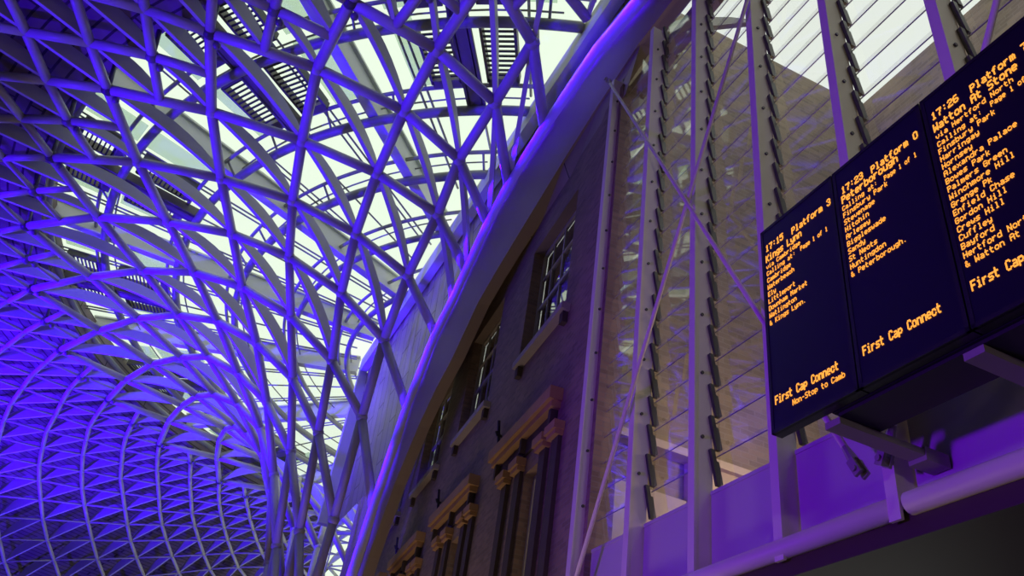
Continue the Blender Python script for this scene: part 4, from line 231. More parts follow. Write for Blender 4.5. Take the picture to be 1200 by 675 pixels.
F_="1.64,9.43,15.86,0.15,13.35,15.8,0;3.78,9.77,15.85,1.04,10.82,15.79,0;-0.41,11.17,16.01,-0.49,15.13,15.46,0;-10.43,14.37,15.79,-8.21,17.09,15.87,0;-7.42,12.08,15.74,-5.78,15.15,15.89,0;-13.27,10.9,15.32,-11.71,12.78,15.59,1;-12.91,17.32,15.83,-10.27,19.49,15.9,0;-1.42,9.48,15.79,-1.07,12.97,15.99,0;-9.92,9.74,15.44,-8.74,11.69,15.69,1;-14.92,20.73,15.78,-11.79,22.33,15.9,0;-1.07,12.97,15.99,-0.86,16.19,15.05,0;-4.17,10.58,15.6,-3.19,13.68,15.99,0;-11.66,11.1,15.47,-10.34,12.9,15.7,1;-5.17,12.77,15.94,-3.87,15.73,15.74,0;-7.98,14.66,15.9,-6.22,17.28,15.67,0;-10.49,17.05,15.93,-8.25,19.26,15.68,0;-13.28,12.65,15.47,-11.83,14.29,15.68,1;-1.79,14.76,15.75,-1.22,17.2,14.19,0;-6.43,19.24,15.19,-4.83,21.2,13.16,0;-2.43,11.65,15.88,-1.79,14.76,15.75,0;-12.52,19.92,15.98,-9.9,21.64,15.7,0;-16.21,24.48,15.79,-12.82,25.44,15.88,0;-14.76,14.37,15.47,-13.08,15.85,15.73,1;-4.4,17.66,15.19,-3.29,19.82,13.33,0;-3.19,13.68,15.99,-2.21,16.45,15.33,0;-5.78,15.15,15.89,-4.4,17.66,15.19,0;-8.42,10.2,15.54,-7.42,12.08,15.74,1;-3.87,15.73,15.74,-2.84,18.21,14.49,0;-8.14,21.22,15.2,-6.19,22.79,13.18,0;-4.8,8.55,15.4,-4.17,10.58,15.6,1;-6.22,17.28,15.67,-4.74,19.47,14.42,0;-8.21,17.09,15.87,-6.43,19.24,15.19,0;-10.15,11.38,15.56,-9,13.09,15.8,1;-6.64,9.25,15.49,-5.86,11.16,15.72,1;-16.05,16.26,15.47,-14.26,17.56,15.72,1;-8.25,19.26,15.68,-6.38,21.12,14.37,0;-11.71,12.78,15.59,-10.43,14.37,15.79,1;-10.27,19.49,15.9,-8.14,21.22,15.2,0;-13.85,23.3,15.95,-11.03,24.38,15.67,0;-9.38,23.56,15.21,-7.26,24.68,13.13,0;-9.9,21.64,15.7,-7.73,23.07,14.37,0;-16.64,28.56,15.71,-13.15,28.75,15.87,0;-13.23,14.31,15.57,-11.86,15.7,15.79,1;-8.74,11.69,15.69,-7.7,13.37,15.82,1;-14.5,16.03,15.59,-12.91,17.32,15.83,1;-2.21,16.45,15.33,-1.5,17.99,13.64,0;-10.34,12.9,15.7,-9.2,14.52,15.84,1;-11.83,14.29,15.68,-10.46,15.71,15.86,1;-10.23,26.12,15.19,-7.78,26.79,13.1,0;-11.79,22.33,15.9,-9.38,23.56,15.21,0;0.88,8.36,15.74,0.62,10.3,15.93,1;-7.04,10.69,15.65,-6.3,12.42,15.84,1;-14.63,26.86,15.92,-11.62,27.34,15.61,0;-0.79,8.39,15.71,-0.92,10.33,15.9,1;-5.39,9.95,15.52,-4.67,11.68,15.77,1;-15.67,17.88,15.58,-14.01,18.95,15.82,1;-11.03,24.38,15.67,-8.69,25.3,14.31,0;-13.08,15.85,15.73,-11.7,17.18,15.88,1;-9,13.09,15.8,-7.98,14.66,15.9,0;-11.86,15.7,15.79,-10.49,17.05,15.93,0;-12.82,25.44,15.88,-10.23,26.12,15.19,0;-14.26,17.56,15.72,-12.72,18.62,15.9,1;-2,8.72,15.62,-1.92,10.57,15.84,1;-16.66,19.84,15.55,-14.92,20.73,15.78,1;-10.51,28.88,15.08,-8.06,28.96,13.09,0;-3.55,9.32,15.51,-3.3,11.12,15.74,1;-0.3,9.31,15.86,-0.41,11.17,16.01,0;-16.11,32.67,15.82,-12.8,32.1,15.84,0;-14.73,30.54,15.85,-11.67,30.36,15.58,0;-11.62,27.34,15.61,-9.14,27.7,14.29,0;-5.86,11.16,15.72,-5.17,12.77,15.94,0;-15.3,19.36,15.7,-13.72,20.32,15.88,1;-17.45,21.9,15.54,-15.62,22.6,15.77,1;-16.14,21.28,15.68,-14.38,22.01,15.87,1;-14.01,18.95,15.82,-12.52,19.92,15.98,0;-19.35,24.91,15.41,-17.27,25.32,15.66,1;-13.15,28.75,15.87,-10.51,28.88,15.08,0;-2.61,9.93,15.69,-2.43,11.65,15.88,0;-15.62,22.6,15.77,-13.85,23.3,15.95,0;-10.24,31.6,15.11,-7.89,31.14,13.1,0;-16.82,23.26,15.67,-15.03,23.89,15.87,1;-18.06,24.02,15.54,-16.21,24.48,15.79,1;-20.79,28.43,15.25,-18.54,28.48,15.5,1;-11.67,30.36,15.58,-9.19,30.15,14.28,0;-19.61,27.26,15.4,-17.52,27.42,15.66,1;-14.93,36.63,15.77,-11.88,35.28,15.88,0;-18.42,26.23,15.52,-16.49,26.53,15.74,1;-17.27,25.32,15.66,-15.42,25.67,15.85,1;-13.93,34.18,15.94,-11.11,33.3,15.64,0;-12.8,32.1,15.84,-10.24,31.6,15.11,0;-16.49,26.53,15.74,-14.63,26.86,15.92,0;-9.47,34.22,15.16,-7.28,33.25,13.13,0;-19.63,29.64,15.39,-17.52,29.6,15.62,1;-17.52,27.42,15.66,-15.63,27.71,15.82,1;-21.64,32.35,15.06,-19.36,32.04,15.41,1;-20.66,30.94,15.26,-18.47,30.73,15.5,1;-22.63,33.89,14.85,-20.31,33.44,15.25,1;-23.6,35.59,14.6,-21.16,34.95,15.06,1;-18.54,28.48,15.5,-16.64,28.56,15.71,1;-11.11,33.3,15.64,-8.73,32.55,14.32,0;-21.16,34.95,15.06,-18.84,34.42,15.44,1;-28.63,51.5,11.06,-25.87,49.48,12.41,1;-20.31,33.44,15.25,-18.08,33.01,15.51,1;-18.47,30.73,15.5,-16.53,30.62,15.71,1;-22.78,38.41,14.58,-20.39,37.53,15.02,1;-21.97,36.62,14.83,-19.7,35.92,15.23,1;-24.82,44.6,13.46,-22.26,43.14,14.29,1;-25.87,49.48,12.41,-23.16,47.53,13.45,1;-26.17,52.11,11.81,-23.48,49.93,13.03,1;-19.36,32.04,15.41,-17.34,31.73,15.62,1;-25.38,46.96,12.97,-22.77,45.25,13.91,1;-17.52,29.6,15.62,-15.68,29.55,15.78,1;-24.19,42.4,13.91,-21.73,41.11,14.63,1;-8.21,36.64,15.19,-6.28,35.2,13.15,0;-17.34,31.73,15.62,-15.42,31.6,15.83,1;-23.53,40.33,14.3,-21.1,39.25,14.8,1;-18.08,33.01,15.51,-16.11,32.67,15.82,1;-11.88,35.28,15.88,-9.47,34.22,15.16,0;-12.86,40.31,15.77,-10.3,38.26,15.89,0;-12.49,37.63,15.96,-9.97,36.1,15.67,0;-16.53,30.62,15.71,-14.73,30.54,15.85,0;-21.1,39.25,14.8,-18.86,38.29,15.3,1;-23.16,47.53,13.45,-20.68,45.82,14.29,1;-20.39,37.53,15.02,-18.23,36.69,15.44,1;-22.77,45.25,13.91,-20.31,43.76,14.58,1;-21.73,41.11,14.63,-19.38,39.99,15.06,1;-19.7,35.92,15.23,-17.61,35.2,15.49,1;-23.48,49.93,13.03,-21,47.96,13.95,1;-17.61,35.2,15.49,-15.63,34.69,15.76,1;-22.26,43.14,14.29,-19.88,41.81,14.81,1;-23.73,52.5,12.46,-21.26,50.23,13.53,1;-9.97,36.1,15.67,-7.82,34.83,14.35,0;-16.88,33.89,15.6,-15.02,33.42,15.88,1;-18.84,34.42,15.44,-16.88,33.89,15.6,1;-19.38,39.99,15.06,-17.24,38.97,15.41,1;-6.57,38.75,15.2,-4.95,36.89,13.16,0;-18.23,36.69,15.44,-16.23,35.98,15.62,1;-18.86,38.29,15.3,-16.76,37.39,15.51,1;-20.31,43.76,14.58,-18.06,42.38,15.06,1;-19.88,41.81,14.81,-17.73,40.63,15.25,1;-10.63,43.36,15.83,-8.34,40.81,15.91,0;-20.68,45.82,14.29,-18.4,44.24,14.84,1;-21,47.96,13.95,-18.76,46.19,14.62,1;-21.36,52.68,13.03,-19.18,50.4,13.99,1;-16.23,35.98,15.62,-14.43,35.4,15.86,1;-21.26,50.23,13.53,-19.04,48.24,14.31,1;-17.73,40.63,15.25,-15.7,39.48,15.54,1;-16.76,37.39,15.51,-14.93,36.63,15.77,1;-10.53,40.71,15.94,-8.35,38.62,15.69,0;-15.63,34.69,15.76,-13.93,34.18,15.94,0;-18.06,42.38,15.06,-16.04,41.12,15.43,1;-17.24,38.97,15.41,-15.33,38,15.65,1;-18.4,44.24,14.84,-16.36,42.84,15.26,1;-10.3,38.26,15.89,-8.21,36.64,15.19,0;-19.04,48.24,14.31,-17,46.37,14.95,1;-18.76,46.19,14.62,-16.71,44.54,15.12,1;-19.18,50.4,13.99,-17.16,48.35,14.71,1;-15.7,39.48,15.54,-13.93,38.5,15.88,1;-4.6,40.45,15.21,-3.35,38.26,13.17,0;-19.17,52.71,13.55,-17.23,50.44,14.4,1;-19.08,55.15,13.06,-17.21,52.59,14.06,1;-8.35,38.62,15.69,-6.51,36.88,14.37,0;-16.71,44.54,15.12,-14.8,43.06,15.49,1;-16.04,41.12,15.43,-14.21,39.96,15.64,1;-7.81,45.86,15.85,-5.99,42.86,15.93,0;-16.36,42.84,15.26,-14.5,41.45,15.54,1;-17,46.37,14.95,-15.11,44.75,15.37,1;-17.16,48.35,14.71,-15.29,46.48,15.22,1;-15.33,38,15.65,-13.71,37.13,15.87,1;-17.23,50.44,14.4,-15.38,48.35,15,1;-17.21,52.59,14.06,-15.43,50.33,14.76,1;-17.02,54.89,13.62,-15.41,52.37,14.51,1;-8.2,43.25,15.97,-6.38,40.72,15.7,0;-14.5,41.45,15.54,-12.86,40.31,15.77,1;-2.36,41.68,15.22,-1.54,39.26,13.18,0;-14.21,39.96,15.64,-12.67,38.97,15.87,1;-15.11,44.75,15.37,-13.37,43.18,15.6,1;-14.8,43.06,15.49,-13.13,41.69,15.68,1;-15.29,46.48,15.22,-13.57,44.82,15.52,1;-15.38,48.35,15,-13.69,46.54,15.39,1;-8.34,40.81,15.91,-6.57,38.75,15.2,0;-15.43,50.33,14.76,-13.79,48.25,15.26,1;-13.79,48.25,15.26,-12.09,46.45,15.54,1;-13.69,52.05,14.81,-12.01,49.86,15.25,1;-13.57,44.82,15.52,-11.94,43.3,15.73,1;-13.79,50.09,15.06,-12.12,48.15,15.43,1;-15.41,52.37,14.51,-13.79,50.09,15.06,1;-13.69,46.54,15.39,-12.03,44.81,15.62,1;-13.37,43.18,15.6,-11.83,41.9,15.8,1;-13.93,38.5,15.88,-12.49,37.63,15.96,0;-6.38,40.72,15.7,-4.87,38.6,14.38,0;0.07,42.39,15.22,0.41,39.83,13.18,0;-4.47,47.69,15.85,-3.28,44.35,15.93,0;-15.05,54.55,14.11,-13.69,52.05,14.81,1;-13.13,41.69,15.68,-11.69,40.51,15.86,1;-12.01,49.86,15.25,-10.47,47.91,15.56,1;-12.12,48.15,15.43,-10.55,46.28,15.64,1;-13.19,54.15,14.49,-11.77,51.7,15.04,1;-11.77,51.7,15.04,-10.28,49.6,15.42,1;-12.09,46.45,15.54,-10.61,44.77,15.75,1;-12.03,44.81,15.62,-10.63,43.36,15.83,1;-11.94,43.3,15.73,-10.58,42.04,15.88,1;-11.26,53.67,14.8,-9.91,51.31,15.23,1;-5.4,45.22,15.98,-4.06,42.34,15.71,0;-11.83,41.9,15.8,-10.53,40.71,15.94,0;-10.28,49.6,15.42,-8.91,47.58,15.64,1;-10.47,47.91,15.56,-9.13,46.08,15.76,1;-9.91,51.31,15.23,-8.63,49.19,15.55,1;-10.55,46.28,15.64,-9.29,44.69,15.84,1;-9.37,53.13,15.02,-8.22,50.87,15.4,1;-5.99,42.86,15.93,-4.6,40.45,15.21,0;-10.61,44.77,15.75,-9.42,43.31,15.9,1;-8.63,49.19,15.55,-7.5,47.23,15.76,1;-8.22,50.87,15.4,-7.11,48.7,15.64,1;-8.91,47.58,15.64,-7.81,45.86,15.85,1;-4.06,42.34,15.71,-2.96,39.92,14.39,0;-9.13,46.08,15.76,-8,44.55,15.91,1;-7.62,52.54,15.21,-6.64,50.28,15.54,1;-9.29,44.69,15.84,-8.2,43.25,15.97,0;-6.64,50.28,15.54,-5.73,48.2,15.76,1;-7.11,48.7,15.64,-6.19,46.87,15.85,1;-5.26,53.51,15.19,-4.54,51.15,15.52,1;-6.03,51.91,15.39,-5.18,49.62,15.63,1;-2.23,46.54,15.98,-1.47,43.42,15.71,0;-7.5,47.23,15.76,-6.6,45.54,15.92,1;-4.54,51.15,15.52,-3.87,48.98,15.75,1;-3.77,52.71,15.37,-3.18,50.33,15.62,1;-5.18,49.62,15.63,-4.47,47.69,15.85,1;-5.73,48.2,15.76,-4.93,46.46,15.92,1;-6.19,46.87,15.85,-5.4,45.22,15.98,0;-2.38,51.79,15.51,-1.95,49.54,15.74,1;-3.18,50.33,15.62,-2.68,48.33,15.84,1;-3.28,44.35,15.93,-2.36,41.68,15.22,0;-3.87,48.98,15.75,-3.35,47.12,15.92,1;-1.47,43.42,15.71,-0.85,40.8,14.39,0;-1.95,49.54,15.74,-1.53,47.65,15.91,1;-2.68,48.33,15.84,-2.23,46.54,15.98,0;-0.32,45.22,15.93,0.07,42.39,15.22,0;-12.93,7.24,14.89,-11.5,9.36,15.3,1;-14.9,8.95,14.9,-13.27,10.9,15.32,1;-9.15,6.34,15.09,-8.06,8.6,15.42,1;-11.21,7.61,15.1,-9.92,9.74,15.44,1;-16.7,10.86,14.9,-14.92,12.63,15.31,1;-5.55,6.1,15.22,-4.8,8.55,15.4,1;-13.14,9.12,15.11,-11.66,11.1,15.47,1;-3.46,5.45,15.23,-2.94,7.92,15.44,1;-7.6,6.94,15.26,-6.64,9.25,15.49,1;0.63,4.85,15.3,0.24,7.28,15.58,1;-1.42,5.02,15.26,-1.34,7.46,15.53,1;-9.6,8.03,15.29,-8.42,10.2,15.54,1;-14.94,10.84,15.12,-13.28,12.65,15.47,1;-11.5,9.36,15.3,-10.15,11.38,15.56,1;-16.57,12.76,15.12,-14.76,14.37,15.47,1;-4.18,7,15.34,-3.55,9.32,15.51,1;-6.16,7.7,15.36,-5.39,9.95,15.52,1;1.46,6.11,15.47,0.88,8.36,15.74,1;-8.06,8.6,15.42,-7.04,10.69,15.65,1;-14.92,12.63,15.31,-13.23,14.31,15.57,1;-18,14.85,15.12,-16.05,16.26,15.47,1;-2.26,6.46,15.38,-2,8.72,15.62,1;-0.47,6.14,15.44,-0.79,8.39,15.71,1;-16.37,14.53,15.32,-14.5,16.03,15.59,1;-19.24,17.08,15.11,-17.19,18.27,15.45,1;-17.65,16.59,15.31,-15.67,17.88,15.58,1;0.24,7.28,15.58,-0.3,9.31,15.86,1;-21.85,20.23,14.87,-19.61,21.08,15.28,1;-20.26,19.45,15.09,-18.12,20.4,15.44,1;-18.74,18.78,15.29,-16.66,19.84,15.55,1;-2.94,7.92,15.44,-2.61,9.93,15.69,1;-1.34,7.46,15.53,-1.42,9.48,15.79,1;-17.19,18.27,15.45,-15.3,19.36,15.7,1;-24.08,23.97,14.62,-21.6,24.47,15.07,1;-19.61,21.08,15.28,-17.45,21.9,15.54,1;-22.55,22.88,14.86,-20.25,23.47,15.27,1;-21.05,21.92,15.08,-18.85,22.62,15.43,1;-18.12,20.4,15.44,-16.14,21.28,15.68,1;-25.79,28.28,14.3,-23.12,28.36,14.85,1;-24.38,26.87,14.61,-21.87,27.08,15.06,1;-20.25,23.47,15.27,-18.06,24.02,15.54,1;-21.6,24.47,15.07,-19.35,24.91,15.41,1;-22.97,25.6,14.85,-20.65,25.92,15.26,1;-18.85,22.62,15.43,-16.82,23.26,15.67,1;-29.24,37.03,12.97,-26.27,36.28,13.91,1;-30.4,39.27,12.42,-27.28,38.29,13.47,1;-25.65,31.36,14.3,-23,31.14,14.85,1;-20.65,25.92,15.26,-18.42,26.23,15.52,1;-28.06,34.97,13.47,-25.23,34.42,14.29,1;-26.87,33.09,13.91,-24.14,32.7,14.61,1;-24.4,29.79,14.61,-21.88,29.72,15.06,1;-31.42,41.65,11.8,-28.26,40.48,12.97,1;-21.87,27.08,15.06,-19.61,27.26,15.4,1;-23.12,28.36,14.85,-20.79,28.43,15.25,1;-32.31,44.18,11.06,-29.2,42.83,12.42,1;-33.03,46.85,10.2,-30,45.32,11.8,1;-28.26,40.48,12.97,-25.37,39.39,13.91,1;-29.2,42.83,12.42,-26.19,41.52,13.47,1;-24.14,32.7,14.61,-21.64,32.35,15.06,1;-25.23,34.42,14.29,-22.63,33.89,14.85,1;-27.28,38.29,13.47,-24.51,37.42,14.29,1;-26.27,36.28,13.91,-23.6,35.59,14.6,1;-21.88,29.72,15.06,-19.63,29.64,15.39,1;-23,31.14,14.85,-20.66,30.94,15.26,1;-30,45.32,11.8,-26.96,43.8,12.97,1;-30.64,47.94,11.06,-27.69,46.24,12.42,1;-31.11,50.68,10.2,-28.25,48.81,11.8,1;-26.96,43.8,12.97,-24.19,42.4,13.91,1;-27.69,46.24,12.42,-24.82,44.6,13.46,1;-24.51,37.42,14.29,-21.97,36.62,14.83,1;-26.19,41.52,13.47,-23.53,40.33,14.3,1;-25.37,39.39,13.91,-22.78,38.41,14.58,1;-28.25,48.81,11.8,-25.38,46.96,12.97,1;-28.83,54.28,10.21,-26.17,52.11,11.81,1;-26.25,57.62,10.23,-23.8,55.15,11.84,1;-26.3,54.82,11.08,-23.73,52.5,12.46,1;-23.38,60.64,10.25,-21.22,57.9,11.86,1;-23.8,55.15,11.84,-21.36,52.68,13.03,1;-23.69,57.87,11.11,-21.38,55.26,12.48,1;-20.26,63.34,10.26,-18.4,60.35,11.89,1;-21.38,55.26,12.48,-19.17,52.71,13.55,1;-20.84,60.6,11.13,-18.85,57.72,12.51,1;-21.22,57.9,11.86,-19.08,55.15,13.06,1;-16.89,65.68,10.27,-15.34,62.48,11.9,1;-17.75,63.01,11.14,-16.06,59.9,12.53,1;-13.31,67.64,10.28,-12.06,64.27,11.9,1;-18.4,60.35,11.89,-16.61,57.34,13.1,1;-18.85,57.72,12.51,-17.02,54.89,13.62,1;-9.55,69.2,10.28,-8.61,65.7,11.89,1;-14.42,65.06,11.15,-13.03,61.78,12.53,1;-15.34,62.48,11.9,-13.82,59.27,13.11,1;-16.06,59.9,12.53,-14.5,56.86,13.63,1;-16.61,57.34,13.1,-15.05,54.55,14.11,1;-10.9,66.75,11.15,-9.81,63.32,12.52,1;-12.06,64.27,11.9,-10.82,60.91,13.1,1;-13.03,61.78,12.53,-11.71,58.58,13.61,1;-13.82,59.27,13.11,-12.49,56.32,14.09,1;-8.61,65.7,11.89,-7.68,62.21,13.08,1;-9.81,63.32,12.52,-8.75,59.98,13.6,1;-14.5,56.86,13.63,-13.19,54.15,14.49,1;-10.82,60.91,13.1,-9.71,57.82,14.06,1;-11.71,58.58,13.61,-10.55,55.73,14.47,1;-7.68,62.21,13.08,-6.82,59.01,14.04,1;-12.49,56.32,14.09,-11.26,53.67,14.8,1;-8.75,59.98,13.6,-7.81,57.02,14.44,1;-9.71,57.82,14.06,-8.66,55.05,14.77,1;-5.7,61.06,13.58,-5.02,58,14.42,1;-10.55,55.73,14.47,-9.37,53.13,15.02,1;-6.82,59.01,14.04,-6.02,56.14,14.74,1;-7.81,57.02,14.44,-6.89,54.3,14.99,1;-8.66,55.05,14.77,-7.62,52.54,15.21,1;-5.02,58,14.42,-4.37,55.19,14.97,1;-6.02,56.14,14.74,-5.26,53.51,15.19,1;-6.89,54.3,14.99,-6.03,51.91,15.39,1;-4.37,55.19,14.97,-3.77,52.71,15.37,1"
J_="-0.41,11.17,16.01;-1.42,9.48,15.79;-1.07,12.97,15.99;-2.43,11.65,15.88;-1.79,14.76,15.75;-4.17,10.58,15.6;-3.19,13.68,15.99;-2.21,16.45,15.33;-5.17,12.77,15.94;-3.87,15.73,15.74;-2.84,18.21,14.49;-7.42,12.08,15.74;-5.78,15.15,15.89;-4.4,17.66,15.19;-3.29,19.82,13.33;-7.98,14.66,15.9;-6.22,17.28,15.67;-4.74,19.47,14.42;-3.57,21.26,11.58;-10.43,14.37,15.79;-8.21,17.09,15.87;-6.43,19.24,15.19;-4.83,21.2,13.16;-3.8,22.47,9;-10.49,17.05,15.93;-8.25,19.26,15.68;-6.38,21.12,14.37;-4.92,22.61,11.5;-4.06,23.45,6.03;-12.91,17.32,15.83;-10.27,19.49,15.9;-8.14,21.22,15.2;-6.19,22.79,13.18;-4.9,23.84,8.95;-12.52,19.92,15.98;-9.9,21.64,15.7;-7.73,23.07,14.37;-5.93,24.24,11.45;-4.99,24.86,5.98;-14.92,20.73,15.78;-11.79,22.33,15.9;-9.38,23.56,15.21;-7.26,24.68,13.13;-5.78,25.43,8.89;-13.85,23.3,15.95;-11.03,24.38,15.67;-8.69,25.3,14.31;-6.69,26.09,11.33;-5.65,26.45,5.94;-16.21,24.48,15.79;-12.82,25.44,15.88;-10.23,26.12,15.19;-7.78,26.79,13.1;-6.27,27.2,8.83;-14.63,26.86,15.92;-11.62,27.34,15.61;-9.14,27.7,14.29;-7.09,28,11.43;-16.64,28.56,15.71;-13.15,28.75,15.87;-10.51,28.88,15.08;-8.06,28.96,13.09;-6.48,29.01,8.89;-14.73,30.54,15.85;-11.67,30.36,15.58;-9.19,30.15,14.28;-7.14,29.98,11.44;-16.11,32.67,15.82;-12.8,32.1,15.84;-10.24,31.6,15.11;-7.89,31.14,13.1;-6.33,30.84,8.9;-13.93,34.18,15.94;-11.11,33.3,15.64;-8.73,32.55,14.32;-6.78,31.94,11.46;-14.93,36.63,15.77;-11.88,35.28,15.88;-9.47,34.22,15.16;-7.28,33.25,13.13;-5.83,32.61,8.92;-12.49,37.63,15.96;-9.97,36.1,15.67;-7.82,34.83,14.35;-6.05,33.8,11.48;-12.86,40.31,15.77;-10.3,38.26,15.89;-8.21,36.64,15.19;-6.28,35.2,13.15;-5,34.25,8.93;-10.53,40.71,15.94;-8.35,38.62,15.69;-6.51,36.88,14.37;-4.99,35.47,11.49;-10.63,43.36,15.83;-8.34,40.81,15.91;-6.57,38.75,15.2;-4.95,36.89,13.16;-3.88,35.67,8.94;-8.2,43.25,15.97;-6.38,40.72,15.7;-4.87,38.6,14.38;-3.65,36.87,11.5;-7.81,45.86,15.85;-5.99,42.86,15.93;-4.6,40.45,15.21;-3.35,38.26,13.17;-2.53,36.82,8.95;-5.4,45.22,15.98;-4.06,42.34,15.71;-2.96,39.92,14.39;-2.09,37.95,11.51;-4.47,47.69,15.85;-3.28,44.35,15.93;-2.36,41.68,15.22;-1.54,39.26,13.18;-1.01,37.66,8.96;-2.23,46.54,15.98;-1.47,43.42,15.71;-0.85,40.8,14.39;-0.36,38.67,11.51;-0.32,45.22,15.93;0.07,42.39,15.22;0.41,39.83,13.18;1.37,41.19,14.39;1.46,38.99,11.52"
C_="-0.3,9.31,15.86;-1.42,9.48,15.79;-2.61,9.93,15.69;-4.17,10.58,15.6;-5.86,11.16,15.72;-7.42,12.08,15.74;-9,13.09,15.8;-10.43,14.37,15.79;-11.86,15.7,15.79;-12.91,17.32,15.83;-14.01,18.95,15.82;-14.92,20.73,15.78;-15.62,22.6,15.77;-16.21,24.48,15.79;-16.49,26.53,15.74;-16.64,28.56,15.71;-16.53,30.62,15.71;-16.11,32.67,15.82;-15.63,34.69,15.76;-14.93,36.63,15.77;-13.93,38.5,15.88;-12.86,40.31,15.77;-11.83,41.9,15.8;-10.63,43.36,15.83;-9.29,44.69,15.84;-7.81,45.86,15.85;-6.19,46.87,15.85;-4.47,47.69,15.85;-2.68,48.33,15.84"

def unp(t): return [[float(x) for x in q.split(',')] for q in t.split(';')]
canopy = tag(thing('diagrid_canopy', rp(10.4, 270, -2.43)), 'white steel diagrid canopy flaring up from a funnel, washed in violet light', 'roof frame')
CAMP = Vector((0, 0, CAMZ))
def trad(a, b, small):
    if not small: return .128 if small == 0 else .1
    d = ((a + b) / 2 - CAMP).length
    return .115 if d < 26 else .095
rest = MB(); cnt = 0
mem = [(unp(P_)[i], 'P') for i in range(len(unp(P_)))] + [(q, 'Q') for q in unp(Q_)]
def scr(q):
    a, b = Vector(q[:3]), Vector(q[3:6]); return (a - b).length / ((a + b) / 2 - CAMP).length
mem.sort(key=lambda t: -scr(t[0]))
for q, k in mem:
    a, b = Vector(q[:3]), Vector(q[3:6]); r = trad(a, b, q[6])
    if k == 'Q' and q[6]: r *= min(1., max(.48, 1. - (((a + b) / 2 - CAMP).length - 24) * .055))
    mb = MB().tube([a, b], r, 12)
    if cnt < 100:
        mb.build('lattice_tube', M_STEEL, canopy, smooth=True); cnt += 1
    else: rest.tube([a, b], r, 10)
o = rest.build('lattice_tube', M_STEEL, canopy, smooth=True); o['kind'] = 'stuff'

def fin(mb, a, b, big):
    d = b - a; L = d.length
    side = Vector((d.y, -d.x, 0)).normalized()
    up = (side.cross(d).normalized()); up = up if up.z > 0 else -up
    w = .055 if big else .045
    dep = (.085 * L if big else .16 * L); base = .09
    sag = (.03 if big else .0) * L
    V = []; F = []; n = 9
    for i in range(n):
        t = i / (n - 1); k = math.sin(PI * t)
        p = a + d * t + up * (sag * k); k = k ** .65
        q = p + up * (base + dep * k)
        V += [p - side * w, p + side * w, q + side * w, q - side * w]
    for i in range(n - 1):
        o = i * 4
        for k in range(4): F.append((o + k, o + (k + 1) % 4, o + 4 + (k + 1) % 4, o + 4 + k))
    F += [(0, 3, 2, 1), (4 * n - 4, 4 * n - 3, 4 * n - 2, 4 * n - 1)]
    mb.add(V, F)
rest = MB(); cnt = 0
for q in sorted(unp(F_), key=lambda t: -scr(t)):
    a, b = Vector(q[:3]), Vector(q[3:6])
    if cnt < 100:
        mb = MB(); fin(mb, a, b, not q[6]); mb.build('fin_plate', M_FIN, canopy); cnt += 1
    else: fin(rest, a, b, not q[6])
o = rest.build('fin_plate', M_FIN, canopy); o['kind'] = 'stuff'
for q in unp(J_):
    MB().ball(q, .165, 12, 8).build('node_joint', M_JOINT, canopy, smooth=True)
for q in unp(C_):
    q = Vector(q); rad_ = Vector((q.x - AX * S, q.y - AY * S, 0)).normalized()
    mb = MB().ball(q, .165, 12, 8)
    mb.tube([q + UPV * .05, q + rad_ * .15 + UPV * .75], .06, 8)
    mb.ball(q + rad_ * -.28 + UPV * -.1, .09, 8, 6)
    mb.build('clamp_joint', M_CLAMP, canopy, smooth=True)

# ================================================================ roof over the funnel
def inside(v, lim=4.55): return v.dot(WN) < lim or (v.dot(WU) > 29.5 and v.dot(WN) < 16)
GIRD = [181.5, 204.7, 226.6, 249.4, 271.6, 296., 319., 342.]
MIDS = [193.2, 214., 237.7, 260.6, 284., 307.5, 330.5]
ZR = 22.0
def radial(deg, r0, r1, z, n=40, lim=4.5):
    pts = []
    for i in range(n + 1):
        v = rp(r0 + (r1 - r0) * i / n, deg, z)
        if inside(v, lim): pts.append(v)
    return pts
gw = ['beside the edge beam overhead', 'second', 'third', 'fourth', 'fifth', 'sixth', 'seventh', 'eighth']
gi = 0
for deg in GIRD:
    pts = radial(deg, 26.2, 3., ZR + .15)
    if len(pts) < 3: continue
    a, b = pts[0], pts[-1]; d = (b - a).normalized(); sd = d.cross(UPV).normalized()
    g = MB()
    g.box(a - sd * .15, b - a, sd * .30, UPV * .06)
    g.box(a - sd * .05 + UPV * .06, b - a, sd * .1, UPV * .62)
    g.box(a - sd * .15 + UPV * .68, b - a, sd * .30, UPV * .06)
    tag(g.build('roof_girder', M_GIRD), 'pale grey radial girder under the roof glass, %s from the near end' % ORD[gi], 'girder', 'radial roof girders'); gi += 1
pur = []
for k, r in enumerate((26.0, 23.5, 20.1, 17.1, 14.0, 11.0)):
    pts = [v for v in (rp(r, 170 + i * .7, ZR) for i in range(260)) if inside(v, 4.58)]
    t = tag(thing('roof_ring', pts[len(pts) // 2]), 'curved grey tube ringing the roof glass, %s from the outer rim' % ORD[k], 'roof tube', 'curved roof tubes')
    MB().tube(pts, .13 if r > 15 else .1, 10).build('ring_tube', M_ROOF, t, smooth=True)
    pts2 = [v for v in (rp(r + .62, 170 + i * .7, ZR + .55) for i in range(260)) if inside(v, 4.6)]
    MB().tube(pts2, .06, 6).build('glazing_rail', M_ROOF, t)
    if r > 25 or r < 16: continue
    for i in range(4, 86, 4):
        q = rp(r, 170 + i * 2, ZR)
        if inside(q, 4.4): MB().tube([q, rp(r + .62, 170 + i * 2, ZR + .55)], .035, 6).build('strut', M_ROOF, t)
